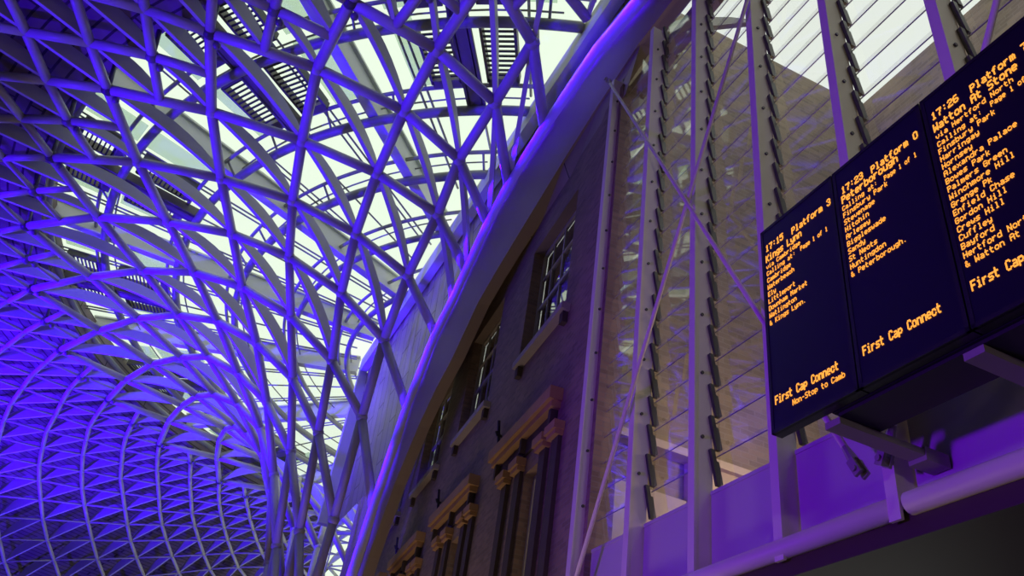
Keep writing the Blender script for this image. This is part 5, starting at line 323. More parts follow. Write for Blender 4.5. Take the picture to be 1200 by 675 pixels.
# glazing with its bars, as one roof light
gl = MB(); bars = MB()
ST = 23.0 / 4
degs = [170.2 + ST * i for i in range(32)]
rr = [26.2, 23.4, 20.0, 17.0, 14.0, 11., 8., 5., 2.]
for i in range(len(degs) - 1):
    for j in range(len(rr) - 1):
        c = rp((rr[j] + rr[j + 1]) / 2, (degs[i] + degs[i + 1]) / 2, ZR)
        if inside(c, 4.75):
            gl.quad(*[rp(r, d, ZR + 1.0) for r, d in ((rr[j], degs[i]), (rr[j], degs[i + 1]), (rr[j + 1], degs[i + 1]), (rr[j + 1], degs[i]))])
for i, d in enumerate(degs):
    for off in ((-.35, .35) if i % 2 else (0,)):
        pts = radial(d, 26, 4., ZR + .75, 30)
        if len(pts) > 2:
            sd = (pts[-1] - pts[0]).cross(UPV).normalized() * off * .28
            bars.tube([pts[0] + sd, pts[-1] + sd], .035, 4)
for r in rr[1:-2]:
    pts = [v for v in (rp(r, 170 + j * 3, ZR + .8) for j in range(60)) if inside(v, 4.5)]
    if len(pts) > 2: bars.tube(pts, .03, 4)
sky = tag(thing('window_1', rp(14, 250, ZR + 1.)), 'pale glass roof light over the funnel of the canopy', 'roof window', kind='structure')
gl.build('pane', M_SKYGL, sky, fix=False); bars.build('glazing_bar', M_ROOF, sky)
# slatted louvres beside the secondary beams
rows = [(25.6, 23.95, 'outer'), (23.1, 20.9, 'inner')]
for mi, md in enumerate(MIDS):
    pts = radial(md, 26., 20.2, ZR + .1, 20)
    if len(pts) > 3:
        a, b = pts[0], pts[-1]; d = (b - a).normalized(); sd = d.cross(UPV).normalized()
        g = MB().box(a - sd * .17, b - a, sd * .34, UPV * .34).box(a - sd * .24, b - a, sd * .1, UPV * .08).box(a + sd * .14, b - a, sd * .1, UPV * .08)
        tag(g.build('louvre_beam', M_ROOFD), 'short dark roof beam between slatted louvres, %s from the near end' % ORD[mi], 'beam', 'short dark roof beams')
    for r0, r1, rn in rows:
        for sgn, dlo, dhi, sn in ((-1, -4.3, -1.4, 'near'), (1, 1.3, 4.2, 'far')):
            da, db = md + dlo, md + dhi
            zc = ZR + .45
            cs = [rp(r0, da, zc), rp(r0, db, zc), rp(r1, db, zc), rp(r1, da, zc)]
            if not all(inside(c, 4.3) for c in cs): continue
            t = tag(thing('roof_louvre', sum(cs, Vector()) / 4),
                    'black slatted louvre, %s roof row, %s side of the %s short dark beam' % (rn, sn, ORD[mi]), 'louvre', 'slatted roof louvres')
            fr = MB()
            for k in range(4):
                p, q = cs[k], cs[(k + 1) % 4]; dd = (q - p).normalized(); nn = dd.cross(UPV)
                w = .22 if k == 2 else .07
                fr.box(p - nn * w / 2, q - p, nn * w, UPV * .25)
            fr.build('frame', M_ROOFD, t)
            sl = MB(); nsl = 12 if rn == 'inner' else 9
            for k in range(nsl):
                f = (k + .5) / nsl
                p = cs[0].lerp(cs[3], f); q = cs[1].lerp(cs[2], f); dd = (cs[3] - cs[0]).normalized()
                sl.box(p - dd * .03 + UPV * .02, q - p, dd * .045, UPV * .045)
            sl.build('slat', M_SLAT, t)
    for sgn, dlo, dhi, sn in ((-1, -7.6, -4.7, 'near'), (1, 4.6, 6.6, 'far')):
        for r0, r1, rn in rows:
            zc = ZR + .9
            cs = [rp(r0 + .2, md + dlo, zc), rp(r0 + .2, md + dhi, zc), rp(r1 - .3, md + dhi, zc), rp(r1 - .3, md + dlo, zc)]
            if not all(inside(c, 4.3) for c in cs): continue
            g = MB()
            g.add(cs + [c + UPV * .04 for c in cs], [(0, 1, 2, 3), (4, 5, 6, 7), (0, 1, 5, 4), (1, 2, 6, 5), (2, 3, 7, 6), (3, 0, 4, 7)])
            tag(g.build('fritted_panel', M_FRIT), 'grey green fritted roof panel, %s row, %s side of the %s louvre set' % (rn, sn, ORD[mi]), 'roof panel', 'fritted roof panels')
# solid dome lining outside the glazed ring
PROF = [(-.2, 26.0, 22.9), (0, 26.0, 21.35)]
for k, r, z in [(-.5, 27.31, 19.97), (-1., 28.74, 19.78), (-1.5, 30.34, 19.62), (-2., 32., 19.41), (-2.5, 33.63, 19.13), (-3., 35.39, 18.83), (-3.5, 37.27, 18.49), (-4., 39.23, 18.04), (-4.5, 41.24, 17.49), (-5., 43.38, 16.85), (-5.5, 45.64, 16.14), (-6., 48.05, 15.34), (-6.5, 50.45, 14.46), (-7., 52.86, 13.4), (-7.5, 55.26, 12.17)]:
    PROF.append((k, r + .2, z + 1.25))
dm = MB(); s_ = 0; LEN = [0]
for a, b in zip(PROF, PROF[1:]): LEN.append(LEN[-1] + math.hypot(b[1] - a[1], b[2] - a[2]) * S)
dd = [128 + 3.5 * i for i in range(76)]
for i in range(len(dd) - 1):
    for j in range(len(PROF) - 1):
        c = rp((PROF[j][1] + PROF[j + 1][1]) / 2, (dd[i] + dd[i + 1]) / 2, 20)
        if not inside(c, 4.9 if j > 1 else 4.6) or (c.dot(WU) > 29.5 and c.dot(WN) > .176 * c.dot(WU)): continue
        q = [(PROF[j], dd[i], LEN[j]), (PROF[j], dd[i + 1], LEN[j]), (PROF[j + 1], dd[i + 1], LEN[j + 1]), (PROF[j + 1], dd[i], LEN[j + 1])]
        dm.quad(*[rp(p[1], d, p[2]) for p, d, _ in q], uv=[(d * 26 * S * PI / 180, l) for p, d, l in q])
tag(dm.build('ceiling', M_DOME, fix=False), 'dark boarded dome lining outside the glazed ring, lit violet', 'ceiling', kind='structure')
# perimeter wall, floor and the rear of the hall
w = MB()
for i in range(len(dd) - 1):
    a, b = rp(55.2, dd[i], 13.42), rp(55.2, dd[i + 1], 13.42)
    if not inside((a + b) / 2, 4.9) or ((a + b).dot(WU) > 59 and (a + b).dot(WN) > .176 * (a + b).dot(WU)): continue
    w.quad(Vector((a.x, a.y, 0)), Vector((b.x, b.y, 0)), b, a)
tag(w.build('wall_left', M_WALLP, fix=False), 'plain perimeter wall below the rim of the dome', 'wall', kind='structure')
f = MB().wbox(-16, 75, -75, 14, -CAMZ - .2, -CAMZ)
tag(f.build('floor', M_FLOOR), 'grey stone concourse floor', 'floor', kind='structure')

rw = MB().wbox(-16, -2.12, 4.95, 5.2, -CAMZ, 15.4)
rw.wbox(-16, 9.4, 11.9, 12.2, -CAMZ, 2.3)
tag(rw.build('wall_back', M_WALLP), 'plain wall closing the hall behind the glass wall', 'wall', kind='structure')
eg = tag(thing('window_60', wp(44, 9.2, -CAMZ)), 'tall white end window in the gap beyond the dark brick end', 'window', kind='structure')
MB().quad(wp(44, 7.9, -CAMZ), wp(44, 12.5, -CAMZ), wp(44, 12.5, 20), wp(44, 7.9, 20)).build('pane', M_SKYGL, eg, fix=False)
eb = MB()
for k in range(28): eb.wbox(43.96, 44.04, 7.9, 12.5, k * .75 - CAMZ, k * .75 + .07 - CAMZ)
for k in range(5): eb.wbox(43.95, 44.05, 7.9 + k * 1.15, 7.97 + k * 1.15, -CAMZ, 20)
eb.build('glazing_bar', M_ROOF, eg)
# ================================================================ arched edge beam, eave, infill, soffit
TOP = [(-6, 12.75), (0, 12.95), (4, 13.2), (7, 13.6), (8.4, 13.86), (9.4, 14.05), (10.0, 14.2), (12.5, 14.08), (14.4, 13.74), (15.5, 13.3), (16.6, 12.5), (17.44, 11.92), (18.35, 11.47), (19.7, 9.8), (20.9, 7.31), (21.55, 5.8), (22.3, 3.), (22.8, 0), (23.0, -CAMZ)]
BOT_ = [(-6, 12.35), (0, 12.35), (4, 12.35), (7, 12.4), (7.6, 12.42), (8.6, 12.45), (9.78, 12.2), (11.2, 11.85), (13.0, 11.34), (14.25, 10.96), (15.12, 10.64), (16.3, 9.75), (17.2, 9.3), (18.1, 8.65), (19.2, 7.5), (20.2, 5.9), (21.3, 3.), (21.9, 0), (22.1, -CAMZ)]
NT, NBm = 4.60, 4.74
BOT = [(u * 1.034 if u > 9 else u, z * 1.034 if z > 0 else z) for u, z in BOT_]
def arch_z(u):
    for (a, z0), (b, z1) in zip(TOP, TOP[1:]):
        if a <= u <= b: return z0 + (z1 - z0) * (u - a) / (b - a)
    return TOP[-1][1]
beam = tag(thing('arched_edge_beam', wp(23, 4.8, -CAMZ)), 'long beige edge beam with a violet lit top roll, sweeping down past the brick front', 'beam')
bm_ = MB(); V = []; F = []
for (tu, tz), (bu, bz) in zip(TOP, BOT):
    V += [wp(tu, NT - .02, tz - .18), wp(bu, NBm, bz), wp(bu, NBm + .30, bz + .05), wp(tu, NT + .32, tz - .1)]
for i in range(len(TOP) - 1):
    for k in range(4): F.append((i * 4 + k, i * 4 + (k + 1) % 4, i * 4 + 4 + (k + 1) % 4, i * 4 + 4 + k))
bm_.add(V, F).build('fascia', M_BEAM, beam)
MB().tube([wp(u, NT + .10, z - .06) for u, z in TOP], .26, 16).build('top_roll', M_BEAMT, beam, smooth=True)
# eave beam at roof level and panelled wall between it and the arch
ev = MB().wbox(-6, 28.3, 4.4, 4.66, 14.85, 15.5)
ev.wbox(28.0, 28.3, 4.4, 4.9, 8.9, 14.85)
tag(ev.build('trim_1', M_GIRD), 'pale grey eave beam where the roof glass meets the brick side', 'eave beam', kind='structure')
inf = MB(); us = [u * .5 for u in range(-12, 57)]
for a, b in zip(us, us[1:]):
    za, zb = max(arch_z(a) - .3, 8.9), max(arch_z(b) - .3, 8.9)
    if a > 20.4: za = zb = 8.9
    inf.quad(wp(a, 4.98, za), wp(b, 4.98, zb), wp(b, 4.68, 15.1), wp(a, 4.68, 15.1), uv=[(za, a), (zb, b), (15.1, b), (15.1, a)])
tag(inf.build('wall_upper', M_INFILL, fix=False), 'panelled tan wall above the arched edge beam', 'wall', kind='structure')
so = MB()
SB = [(9.0, 12.05), (9.7, 11.95), (10.9, 11.95), (12.4, 11.9), (14.2, 11.9), (15.6, 11.9), (16.5, 11.95), (17.8, 11.95), (18.8, 11.95), (20.2, 11.95)]
ln = 0
def nbr(u): return 4.758 + (u - 9.155) * math.tan(math.radians(4.5)) 
LOW = [(a, b + .03) for a, b in BOT[5:14]]
HI = [(9.0, 11.9), (10.0, 11.9), (11.4, 11.88), (13.2, 11.86), (14.5, 11.86), (15.6, 11.86), (17.0, 11.86), (18.2, 11.86), (19.6, 11.86)]
for i in range(len(LOW) - 1):
    (a, za), (b, zb), (c, zc), (d, zd) = LOW[i], LOW[i + 1], HI[i + 1], HI[i]
    so.quad(wp(a, NBm + .04, za), wp(b, NBm + .04, zb), wp(c, nbr(c) + .02, zc), wp(d, nbr(d) + .02, zd), uv=[(a, 0), (b, 0), (c, 1.), (d, 1.)])
tag(so.build('trim_2', M_SOFF, fix=False), 'brown panelled soffit between the edge beam and the brick front', 'soffit', kind='structure')
hs = MB().wbox(-6, 9.3, NBm + .25, 5.3, 12.35, 12.55)
tag(hs.build('trim_3', M_BEAM), 'dark head soffit over the top of the glass bays', 'soffit', kind='structure')

# ================================================================ glass wall
MU = [9.285, 7.92, 6.665, 5.405, 4.165, 2.935, 1.69, .44, -.81, -2.06]
NF, NG, ZH = 4.62, 4.87, 12.36
ZS, ZT = 3.45, 2.66
pos_ = ['against the brick building', 'second from the brick building', 'third from the brick building', 'fourth from the brick building', 'fifth, behind the second departure screen', 'sixth, behind the third departure screen', 'seventh from the brick building', 'eighth from the brick building', 'ninth from the brick building', 'tenth from the brick building']
LH = .392
def lean(z0): return wp
for i, u in enumerate(MU):
    t = tag(thing('glass_wall_mullion', wp(u, NF, 2.4)), 'tall beige steel mullion with violet front edge, %s' % pos_[i], 'mullion', 'glass wall mullions')
    fb = MB().wbox(u - .055, u + .055, NF, NF + .03, 2.42, ZH + .1)
    fb.wbox(u - .05, u + .05, NF + .03, NG - .02, 2.42 + (.1), ZH + .1)
    fb.build('post', M_MULL, t)
    if i > 6: continue
    for k in range(23):
        z = ZS + .1 + LH * k
        c = MB()
        a = wp(u - .055, NG - .075, z + LH * .93); b = wp(u - .055, NG + .005, z - .02)
        ax = (b - a); nn = WN
        c.box(a, ax, WN * .05, WU * -.045)
        c.box(a + ax * .30 + WN * .045, ax * .62, WN * .045, WU * -.03)
        if k % 2: c.tube([wp(u - .05, NG - .15, z + .1), wp(u - .07, NG - .15, z + .1)], .02, 8)
        c.build('louvre_clip', M_CLIP, t)
bay = ['next to the brick building', 'second from the brick building', 'third from the brick building', 'behind the first departure screen', 'above the second departure screen', 'above the third departure screen', 'seventh from the brick building', 'eighth from the brick building', 'ninth from the brick building']
for i in range(len(MU) - 1):
    u1, u0 = MU[i] - .055, MU[i + 1] + .055
    t = tag(thing('window_%d' % (i + 2), wp((u0 + u1) / 2, NG, ZS)), 'tall bay of overlapping glass louvres %s' % bay[i], 'window', kind='structure')
    p = MB(); e = MB()
    for k in range(23):
        z = ZS + .02 + LH * k
        p.quad(wp(u0, NG + .03, z), wp(u1, NG + .03, z), wp(u1, NG - .01, z + LH + .012), wp(u0, NG - .01, z + LH + .012))
        e.box(wp(u0, NG + .026, z - .004), WU * (u1 - u0), WN * .012, UPV * .008)
    p.build('louvre_pane', M_LOUV, t, fix=False); e.build('edge_seal', M_LEDGE, t)
    ue = u1 - (.16 if i == 0 else .01)
    s = MB().wbox(u0 + .01, ue, NG - .05, NG + .03, ZT - .1, ZS)
    s.wbox(u0 + .01, ue, NG - .06, NG + .1, ZS - .04, ZS)
    tag(s.build('spandrel_panel', M_SPAN), 'flat violet lit steel panel under the glass bay %s' % bay[i], 'panel', 'panels under the glass bays')
for k, (ua, ub) in enumerate(((4.22, 9.3), (-3., 4.06))):
    g = MB().tube([wp(ua, 4.67, 2.53), wp(ub, 4.67, 2.53)], .085, 16)
    tag(g.build('tube_rail', M_MULL, smooth=True), 'rounded steel tube at the glass wall foot, %s' % ('on the brick building side' if k == 0 else 'below the second and third screens'), 'rail', 'tubes along the wall foot')
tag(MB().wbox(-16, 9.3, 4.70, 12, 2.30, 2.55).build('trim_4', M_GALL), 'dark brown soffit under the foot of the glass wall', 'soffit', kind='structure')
for k, (a, b, lab) in enumerate((((9.2, 12.3), (4.29, 2.80), 'falling to behind the first departure screen'), ((4.15, 12.2), (9.02, 2.70), 'rising from the brick building foot'), ((-.9, 12.3), (4.05, 2.80), 'behind the third departure screen'))):
    n_ = 4.47 + .06 * (k % 2)
    A_, B_ = wp(a[0], n_, a[1]), wp(b[0], n_, b[1]); d_ = (B_ - A_).normalized()
    t = tag(thing('cross_brace_rod', B_), 'thin violet lit brace rod on the glass wall, %s' % lab, 'brace', 'glass wall brace rods')
    MB().tube([A_ + d_ * .1, B_ - d_ * .1], .028, 10).build('rod', M_MULL, t, smooth=True)
    for e_, q_ in ((B_, d_), (A_, -d_)):
        c_ = MB().tube([e_ - q_ * .26, e_ - q_ * .1], [.028, .045], 10)
        c_.box(e_ - q_ * .1 - WN * .05 - q_.cross(WN) * .035, q_ * .15, q_.cross(WN) * .07, WN * .025)
        c_.box(e_ - q_ * .1 + WN * .025 - q_.cross(WN) * .035, q_ * .15, q_.cross(WN) * .07, WN * .025)
        c_.tube([e_ - WN * .07, e_ + WN * .07], .024, 10)
        c_.build('clevis', M_ARM, t)

# courtyard behind the glass
def plane_uv(mb, a, b, z0, z1, P):
    mb.quad(P(*a, z0), P(*b, z0), P(*b, z1), P(*a, z1), uv=[(0, z0), (math.dist(a, b), z0), (math.dist(a, b), z1), (0, z1)])
c = MB(); plane_uv(c, (9.42, 4.95), (9.42, 11.4), 2.55, 15.85, wp)
c.wbox(9.43, 9.9, 5.0, 11.4, 2.55, 15.8)
tag(c.build('wall_courtyard_side', M_TANBR, fix=False), 'tan brick end wall seen through the glass bays', 'wall', kind='structure')
c = MB(); plane_uv(c, (9.42, 11.25), (-6, 11.25), 2.55, 15.85, wp); c.wbox(-6, 9.42, 11.26, 11.7, 2.55, 15.8)
tag(c.build('wall_courtyard_rear', M_TANBR, fix=False), 'tan brick wall across the courtyard behind the departure screens', 'wall', kind='structure')
c = MB().wbox(9.2, 9.41, 5.0, 6.3, 2.56, 4.55).wbox(9.15, 9.41, 5.0, 8.6, 5.2, 5.32).wbox(9.25, 9.41, 6.4, 8.6, 2.56, 5.2)  # added blocks: a bright reflection in the lower panes, built as pale shapes
tag(c.build('reflection_band', M_PALE), 'pale blocks behind the glass standing in for a warm reflection in the lower panes', 'reflection')

# ================================================================ brick building
BD = 4.025
UO = [0, 4.25, 8.2, 12.2]
LO = [0, 4.22, 8.35, 12.45]
ops = [(11.25 + o, 13.6 + o, 8.14, 11.1) for o in UO[:4]] + [(11.56 + o, 12.28 + o, 2.0, 5.45) for o in LO[:4]]
b = MB()
us = sorted({9.47, 34.0} | {x for o in ops for x in o[:2]}); zs = sorted({-CAMZ, 12.3} | {x for o in ops for x in o[2:]})
for i in range(len(us) - 1):
    for j in range(len(zs) - 1):
        cu, cz = (us[i] + us[i + 1]) / 2, (zs[j] + zs[j + 1]) / 2
        if any(o[0] < cu < o[1] and o[2] < cz < o[3] for o in ops): continue
        q = [(us[i], zs[j]), (us[i + 1], zs[j]), (us[i + 1], zs[j + 1]), (us[i], zs[j + 1])]
        b.quad(*[bp(x, BD, z) for x, z in q], uv=q)
for (x0, x1, z0, z1) in ops:
    dp = .30
    for (ax, az_), (bx, bz) in (((x0, z0), (x1, z0)), ((x1, z0), (x1, z1)), ((x1, z1), (x0, z1)), ((x0, z1), (x0, z0))):
        b.quad(bp(ax, BD, az_), bp(bx, BD, bz), bp(bx, BD + dp, bz), bp(ax, BD + dp, az_), uv=[(ax, az_), (bx, bz), (bx + .3, bz), (ax + .3, az_)])
b.quad(bp(34, BD, -CAMZ), bp(34, BD + 6, -CAMZ), bp(34, BD + 6, 12.3), bp(34, BD, 12.3), uv=[(0, 0), (6, 0), (6, 14), (0, 14)])
b.quad(bp(9.47, BD, -CAMZ), bp(9.47, BD + .35, -CAMZ), bp(9.47, BD + .35, 12.3), bp(9.47, BD, 12.3), uv=[(0, 0), (.35, 0), (.35, 14), (0, 14)])
tag(b.build('wall_right', M_BRICK, fix=False), 'old dark brick front of the building beside the canopy', 'wall', kind='structure')
wnm = ['nearest the glass wall', 'second from the glass wall', 'third from the glass wall', 'fourth from the glass wall, half hidden by the edge beam']
wi = 20
for k, (x0, x1, z0, z1) in enumerate(ops):
    up_ = k < 4; kk = k % 4
    t = tag(thing('window_%d' % wi, bp((x0 + x1) / 2, BD + .25, z0)), ('upper floor white sash window in the brick front, %s' if up_ else 'lower floor cream lit window between dark pilasters, %s') % wnm[kk], 'window', kind='structure'); wi += 1
    rec = .22 if up_ else .16
    fr = MB()
    fw = .07
    fr.wbox(x0, x0 + fw, BD + rec, BD + rec + .08, z0, z1, bp); fr.wbox(x1 - fw, x1, BD + rec, BD + rec + .08, z0, z1, bp)
    fr.wbox(x0, x1, BD + rec, BD + rec + .08, z0, z0 + fw, bp); fr.wbox(x0, x1, BD + rec, BD + rec + .08, z1 - fw, z1, bp)
    fr.build('frame', M_SASH, t)
    sa = MB(); nx, nz = (4, 4) if up_ else (2, 4)
    for q in range(1, nx):
        x = x0 + (x1 - x0) * q / nx; wd = .035 if q != nx // 2 or not up_ else .06
        sa.wbox(x - wd / 2, x + wd / 2, BD + rec + .02, BD + rec + .06, z0, z1, bp)
    for q in range(1, nz):
        z = z0 + (z1 - z0) * q / nz; wd = .03 if q != nz // 2 else .08
        sa.wbox(x0, x1, BD + rec + .01, BD + rec + .065, z - wd / 2, z + wd / 2, bp)
    sa.build('sash_bar', M_SASH, t)
    MB().wbox(x0, x1, BD + rec + .045, BD + rec + .05, z0, z1, bp).build('pane', M_PANED, t)
    MB().wbox(x0, x1, BD + rec + .12, BD + rec + .16, z0, z1, bp).build('blind' if not up_ else 'dark_room', M_BLIND if not up_ else M_ROOM, t)
    if up_:
        o = UO[kk]
        MB().wbox(10.98 + o, 13.45 + o, BD - .16, BD + .22, 8.02, 8.16, bp).build('sill', M_SILL, t)
        MB().wbox(13.25 + o, 13.4 + o, BD - .1, BD, 7.8, 8.02, bp).wbox(11.05 + o, 11.2 + o, BD - .1, BD, 7.8, 8.02, bp).build('sill_bracket', M_SHAFT, t)
for kk in range(4):
    o = LO[kk]
    t = tag(thing('stone_hood', bp(11.7 + o, BD, 5.7)), 'projecting sandstone hood over the lower window %s' % wnm[kk].split(',')[0], 'window hood', 'sandstone hoods on the brick front')
    h = MB().wbox(10.86 + o, 13.9 + o, BD - .225, BD + .02, 6.2, 6.42, bp).wbox(10.92 + o, 13.84 + o, BD - .16, BD + .02, 6.09, 6.2, bp)
    h.build('slab', M_STONE, t)
    MB().wbox(11.0 + o, 13.75 + o, BD - .04, BD + .02, 5.80, 6.09, bp).build('frieze', M_SHAFT, t)
    for x in (11.0, 12.3, 13.62):
        MB().wbox(x + o, x + .09 + o, BD - .13, BD, 5.82, 6.09, bp).build('bracket', M_SHAFT, t)
    for pi_, x in enumerate((10.68, 11.2, 12.32, 13.0)):
        cp = tag(thing('pilaster', bp(x + .16 + o, BD - .1, 0)), 'dark stone capped pilaster, %s of the lower window %s' % (['outer near side', 'inner near side', 'inner far side', 'outer far side'][pi_], wnm[kk].split(',')[0]), 'pilaster', 'pilasters on the brick front')
        MB().wbox(x + .02 + o, x + .28 + o, BD - .07, BD - .004, -CAMZ, 5.53, bp).build('shaft', M_SHAFT, cp)
        MB().wbox(x - .05 + o, x + .37 + o, BD - .18, BD - .004, 5.60, 5.74, bp).wbox(x - .02 + o, x + .34 + o, BD - .14, BD - .004, 5.52, 5.60, bp).build('capital', M_STONE, cp)
    tag(MB().tube([bp(14.0 + o, BD - .03, 6.6), bp(14.0 + o, BD - .10, 7.15)], .03, 8).tube([bp(14.0 + o, BD - .005, 6.85), bp(14.0 + o, BD - .09, 6.85), bp(14.0 + o, BD - .12, 6.92)], .03, 8).build('iron_hook', M_IRON), 'small black iron hook above the far end of the hood %s' % wnm[kk].split(',')[0], 'hook', 'iron hooks on the brick front')

# ================================================================ departure screens
FONT = {
'A':'69996','B':'','x':''}
GLY = """
A 0E 11 11 1F 11 11 11|B 1E 11 11 1E 11 11 1E|C 0E 11 10 10 10 11 0E|D 1E 11 11 11 11 11 1E|E 1F 10 10 1E 10 10 1F|F 1F 10 10 1E 10 10 10|G 0E 11 10 17 11 11 0E|H 11 11 11 1F 11 11 11|K 11 12 14 18 14 12 11|L 10 10 10 10 10 10 1F|N 11 19 19 15 13 13 11|P 1E 11 11 1E 10 10 10|S 0F 10 10 0E 01 01 1E|W 11 11 11 15 15 1B 11|M 11 1B 15 15 11 11 11|
a 00 00 0E 01 0F 11 0F|b 10 10 1E 11 11 11 1E|c 00 00 0E 11 10 11 0E|d 01 01 0F 11 11 11 0F|e 00 00 0E 11 1F 10 0E|f 06 08 1C 08 08 08 08|g 00 00 0F 11 11 0F 01 0E|h 10 10 1E 11 11 11 11|i 04 00 0C 04 04 04 0E|k 10 10 12 14 18 14 12|l 0C 04 04 04 04 04 0E|m 00 00 1A 15 15 15 15|n 00 00 1E 11 11 11 11|o 00 00 0E 11 11 11 0E|p 00 00 1E 11 11 1E 10 10|r 00 00 16 18 10 10 10|s 00 00 0F 10 0E 01 1E|t 08 08 1E 08 08 08 06|u 00 00 11 11 11 11 0F|v 00 00 11 11 11 0A 04|w 00 00 11 11 15 15 0A|x 00 00 11 0A 04 0A 11|y 00 00 11 11 11 0F 01 0E|z 00 00 1F 02 04 08 1F|
0 0E 11 11 11 11 11 0E|1 04 0C 04 04 04 04 0E|2 0E 11 01 06 08 10 1F|3 0E 11 01 06 01 11 0E|5 1F 10 1E 01 01 11 0E|6 0E 10 10 1E 11 11 0E|7 1F 01 02 02 04 04 04|: 00 04 00 00 04 00 00|. 00 00 00 00 00 00 04|- 00 00 00 0E 00 00 00|& 08 14 08 14 15 12 0D"""
FONT = {}
for ent in GLY.replace('\n', '').split('|'):
    ch = ent.split(' '); FONT[ch[0]] = [int(x, 16) for x in ch[1:]]
NB0 = 3.71
def text(mb, s, u_l, z_b, cw, h, bold=False):
    px = cw / 6; py = h / 7
    for ci, ch in enumerate(s):
        if ch == ' ': continue
        rowsb = FONT[ch]
        for r, bits in enumerate(rowsb):
            k = 0
            while k < 5:
                if bits >> (4 - k) & 1:
                    e = k
                    while e < 5 and bits >> (4 - e) & 1: e += 1
                    ua = u_l - ci * cw - k * px; ub = u_l - ci * cw - e * px - (px * .28 if bold else -px * .08)
                    za = z_b + (6 - r) * py; zb = za + py * (1.0 if bold else .86)
                    n0 = NB0 - .005
                    mb.box(wp(ua, n0, za), WU * (ub - ua), UPV * (zb - za), WN * .004)
                    k = e
                else: k += 1
SCR = [(4.340, 3.490, 'first'), (3.478, 2.628, 'second'), (2.616, 1.766, 'third')]
ZB, ZTp = 2.865, 4.785
def screen(i, lab, lines):
    uL, uR, _ = SCR[i]
    t = tag(thing('departure_screen', wp((uL + uR) / 2, NB0, ZB)), lab, 'departure board', 'departure screens in a row')
    hsg = MB().wbox(uR, uL, NB0 + .012, NB0 + .09, ZB, ZTp)
    for a, b_, c_, d_ in ((uR, uR + .03, ZB, ZTp), (uL - .03, uL, ZB, ZTp), (uR, uL, ZB, ZB + .03), (uR, uL, ZTp - .03, ZTp)):
        hsg.wbox(a, b_, NB0 - .004, NB0 + .02, c_, d_)
    hsg.build('housing', M_CASE, t)
    MB().wbox(uR + .03, uL - .03, NB0, NB0 + .013, ZB + .03, ZTp - .03).build('display_face', M_FACE, t)
    mb = MB()
    for ln_ in lines: text(mb, *ln_)
    mb.build('lettering', M_LED, t, fix=False)
def small(u, lines, z0, pitch, cw=.0335, h=.047): return [(s, u, z0 - pitch * k, cw, h) for k, s in enumerate(lines)]
BIG, BH = .0445, .068
L1 = [('17:15', 4.285, 4.535, BIG, BH, True), ('Platform 3', 3.965, 4.51, .0445, BH, True), ('Kings Lynn', 4.29, 4.425, .0435, .072, True), ('via Cambridge', 4.288, 4.355, .0315, .045), ('Calling at:', 4.288, 4.285, .0315, .045), ('Page 1 of 1', 3.885, 4.288, .0275, .045)]
L1 += small(4.287, ['Cambridge', 'Waterbeach', 'Ely', 'Littleport', 'Downham Market', 'Watlington', '& Kings Lynn.'], 4.214, .0702, .0318)
L1 += [('First Cap Connect', 4.282, 3.085, .0385, .072, True), ('Non-Stop to Camb', 4.10, 3.005, .0325, .047)]
screen(0, 'departure screen listing the 17:15 to Kings Lynn, nearest the brick building', L1)
L2 = [('17:23', 3.405, 4.515, BIG, BH, True), ('Platform 0', 3.11, 4.495, .0432, BH, True), ('Peterborough', 3.415, 4.425, .0455, .072, True), ('Calling at:', 3.418, 4.355, .0315, .045), ('Page 1 of 1', 3.011, 4.345, .0265, .045)]
L2 += small(3.418, ['Finsbury Park', 'Stevenage', 'Hitchin', 'Arlesey', 'Biggleswade', 'Sandy', 'St Neots', 'Huntingdon', '& Peterborough.'], 4.288, .0693, .0333)
L2 += [('First Cap Connect', 3.41, 3.08, .0375, .072, True)]
screen(1, 'departure screen listing the 17:23 to Peterborough, in the middle of the row', L2)
L3 = [('17:26', 2.555, 4.535, BIG, BH, True), ('Platform 7', 2.247, 4.515, .0415, BH, True), ('Watton At Stone', 2.56, 4.425, .0425, .072, True), ('via Hertford North', 2.556, 4.355, .0325, .045), ('Calling at:', 2.558, 4.283, .0315, .045), ('Page 1 of 1', 2.15, 4.288, .0275, .045)]
L3 += small(2.562, ['Finsbury Park', 'Harringay', 'Hornsey', 'Alexandra Palace', 'Bowes Park', 'Palmers Green', 'Winchmore Hill', 'Grange Pk', 'Enfield Chase', 'Gordon Hill', 'Crews Hill', 'Cuffley', 'Bayford', 'Hertford North', '& Watton At Stone.'], 4.216, .0673, .0333)
L3 += [('First Cap Connect', 2.56, 3.10, .0385, .072, True)]
screen(2, 'departure screen listing the 17:26 to Watton At Stone, cut by the right edge', L3)
case = tag(thing('screen_cabinet', wp(2.8, 4., ZB)), 'black cabinet bolted behind the departure screens', 'cabinet')
MB().wbox(1.8, 3.83, NB0 + .095, 4.21, ZB - .005, ZTp - .05).build('casing', M_CASE, case)
MB().wbox(1.8, 3.80, NB0 + .12, 4.19, ZB - .03, ZB - .005).build('underside_tray', M_IRON, case)
for k, u in enumerate((3.86, 2.72)):
    t = tag(thing('support_arm', wp(u, 4.6, ZB - .1)), 'grey steel arm under the departure screens, at the %s' % ('foot of the first screen' if k == 0 else 'joint of the second and third'), 'bracket', 'steel arms under the screens')
    MB().wbox(u - .07, u + .07, NB0 + .115, 4.58, ZB - .085, ZB - .035).build('arm', M_ARM, t)
    MB().wbox(u - .08, u + .08, 4.58, NG - .065, ZB - .12, ZB - .02).build('wall_plate', M_ARM, t)
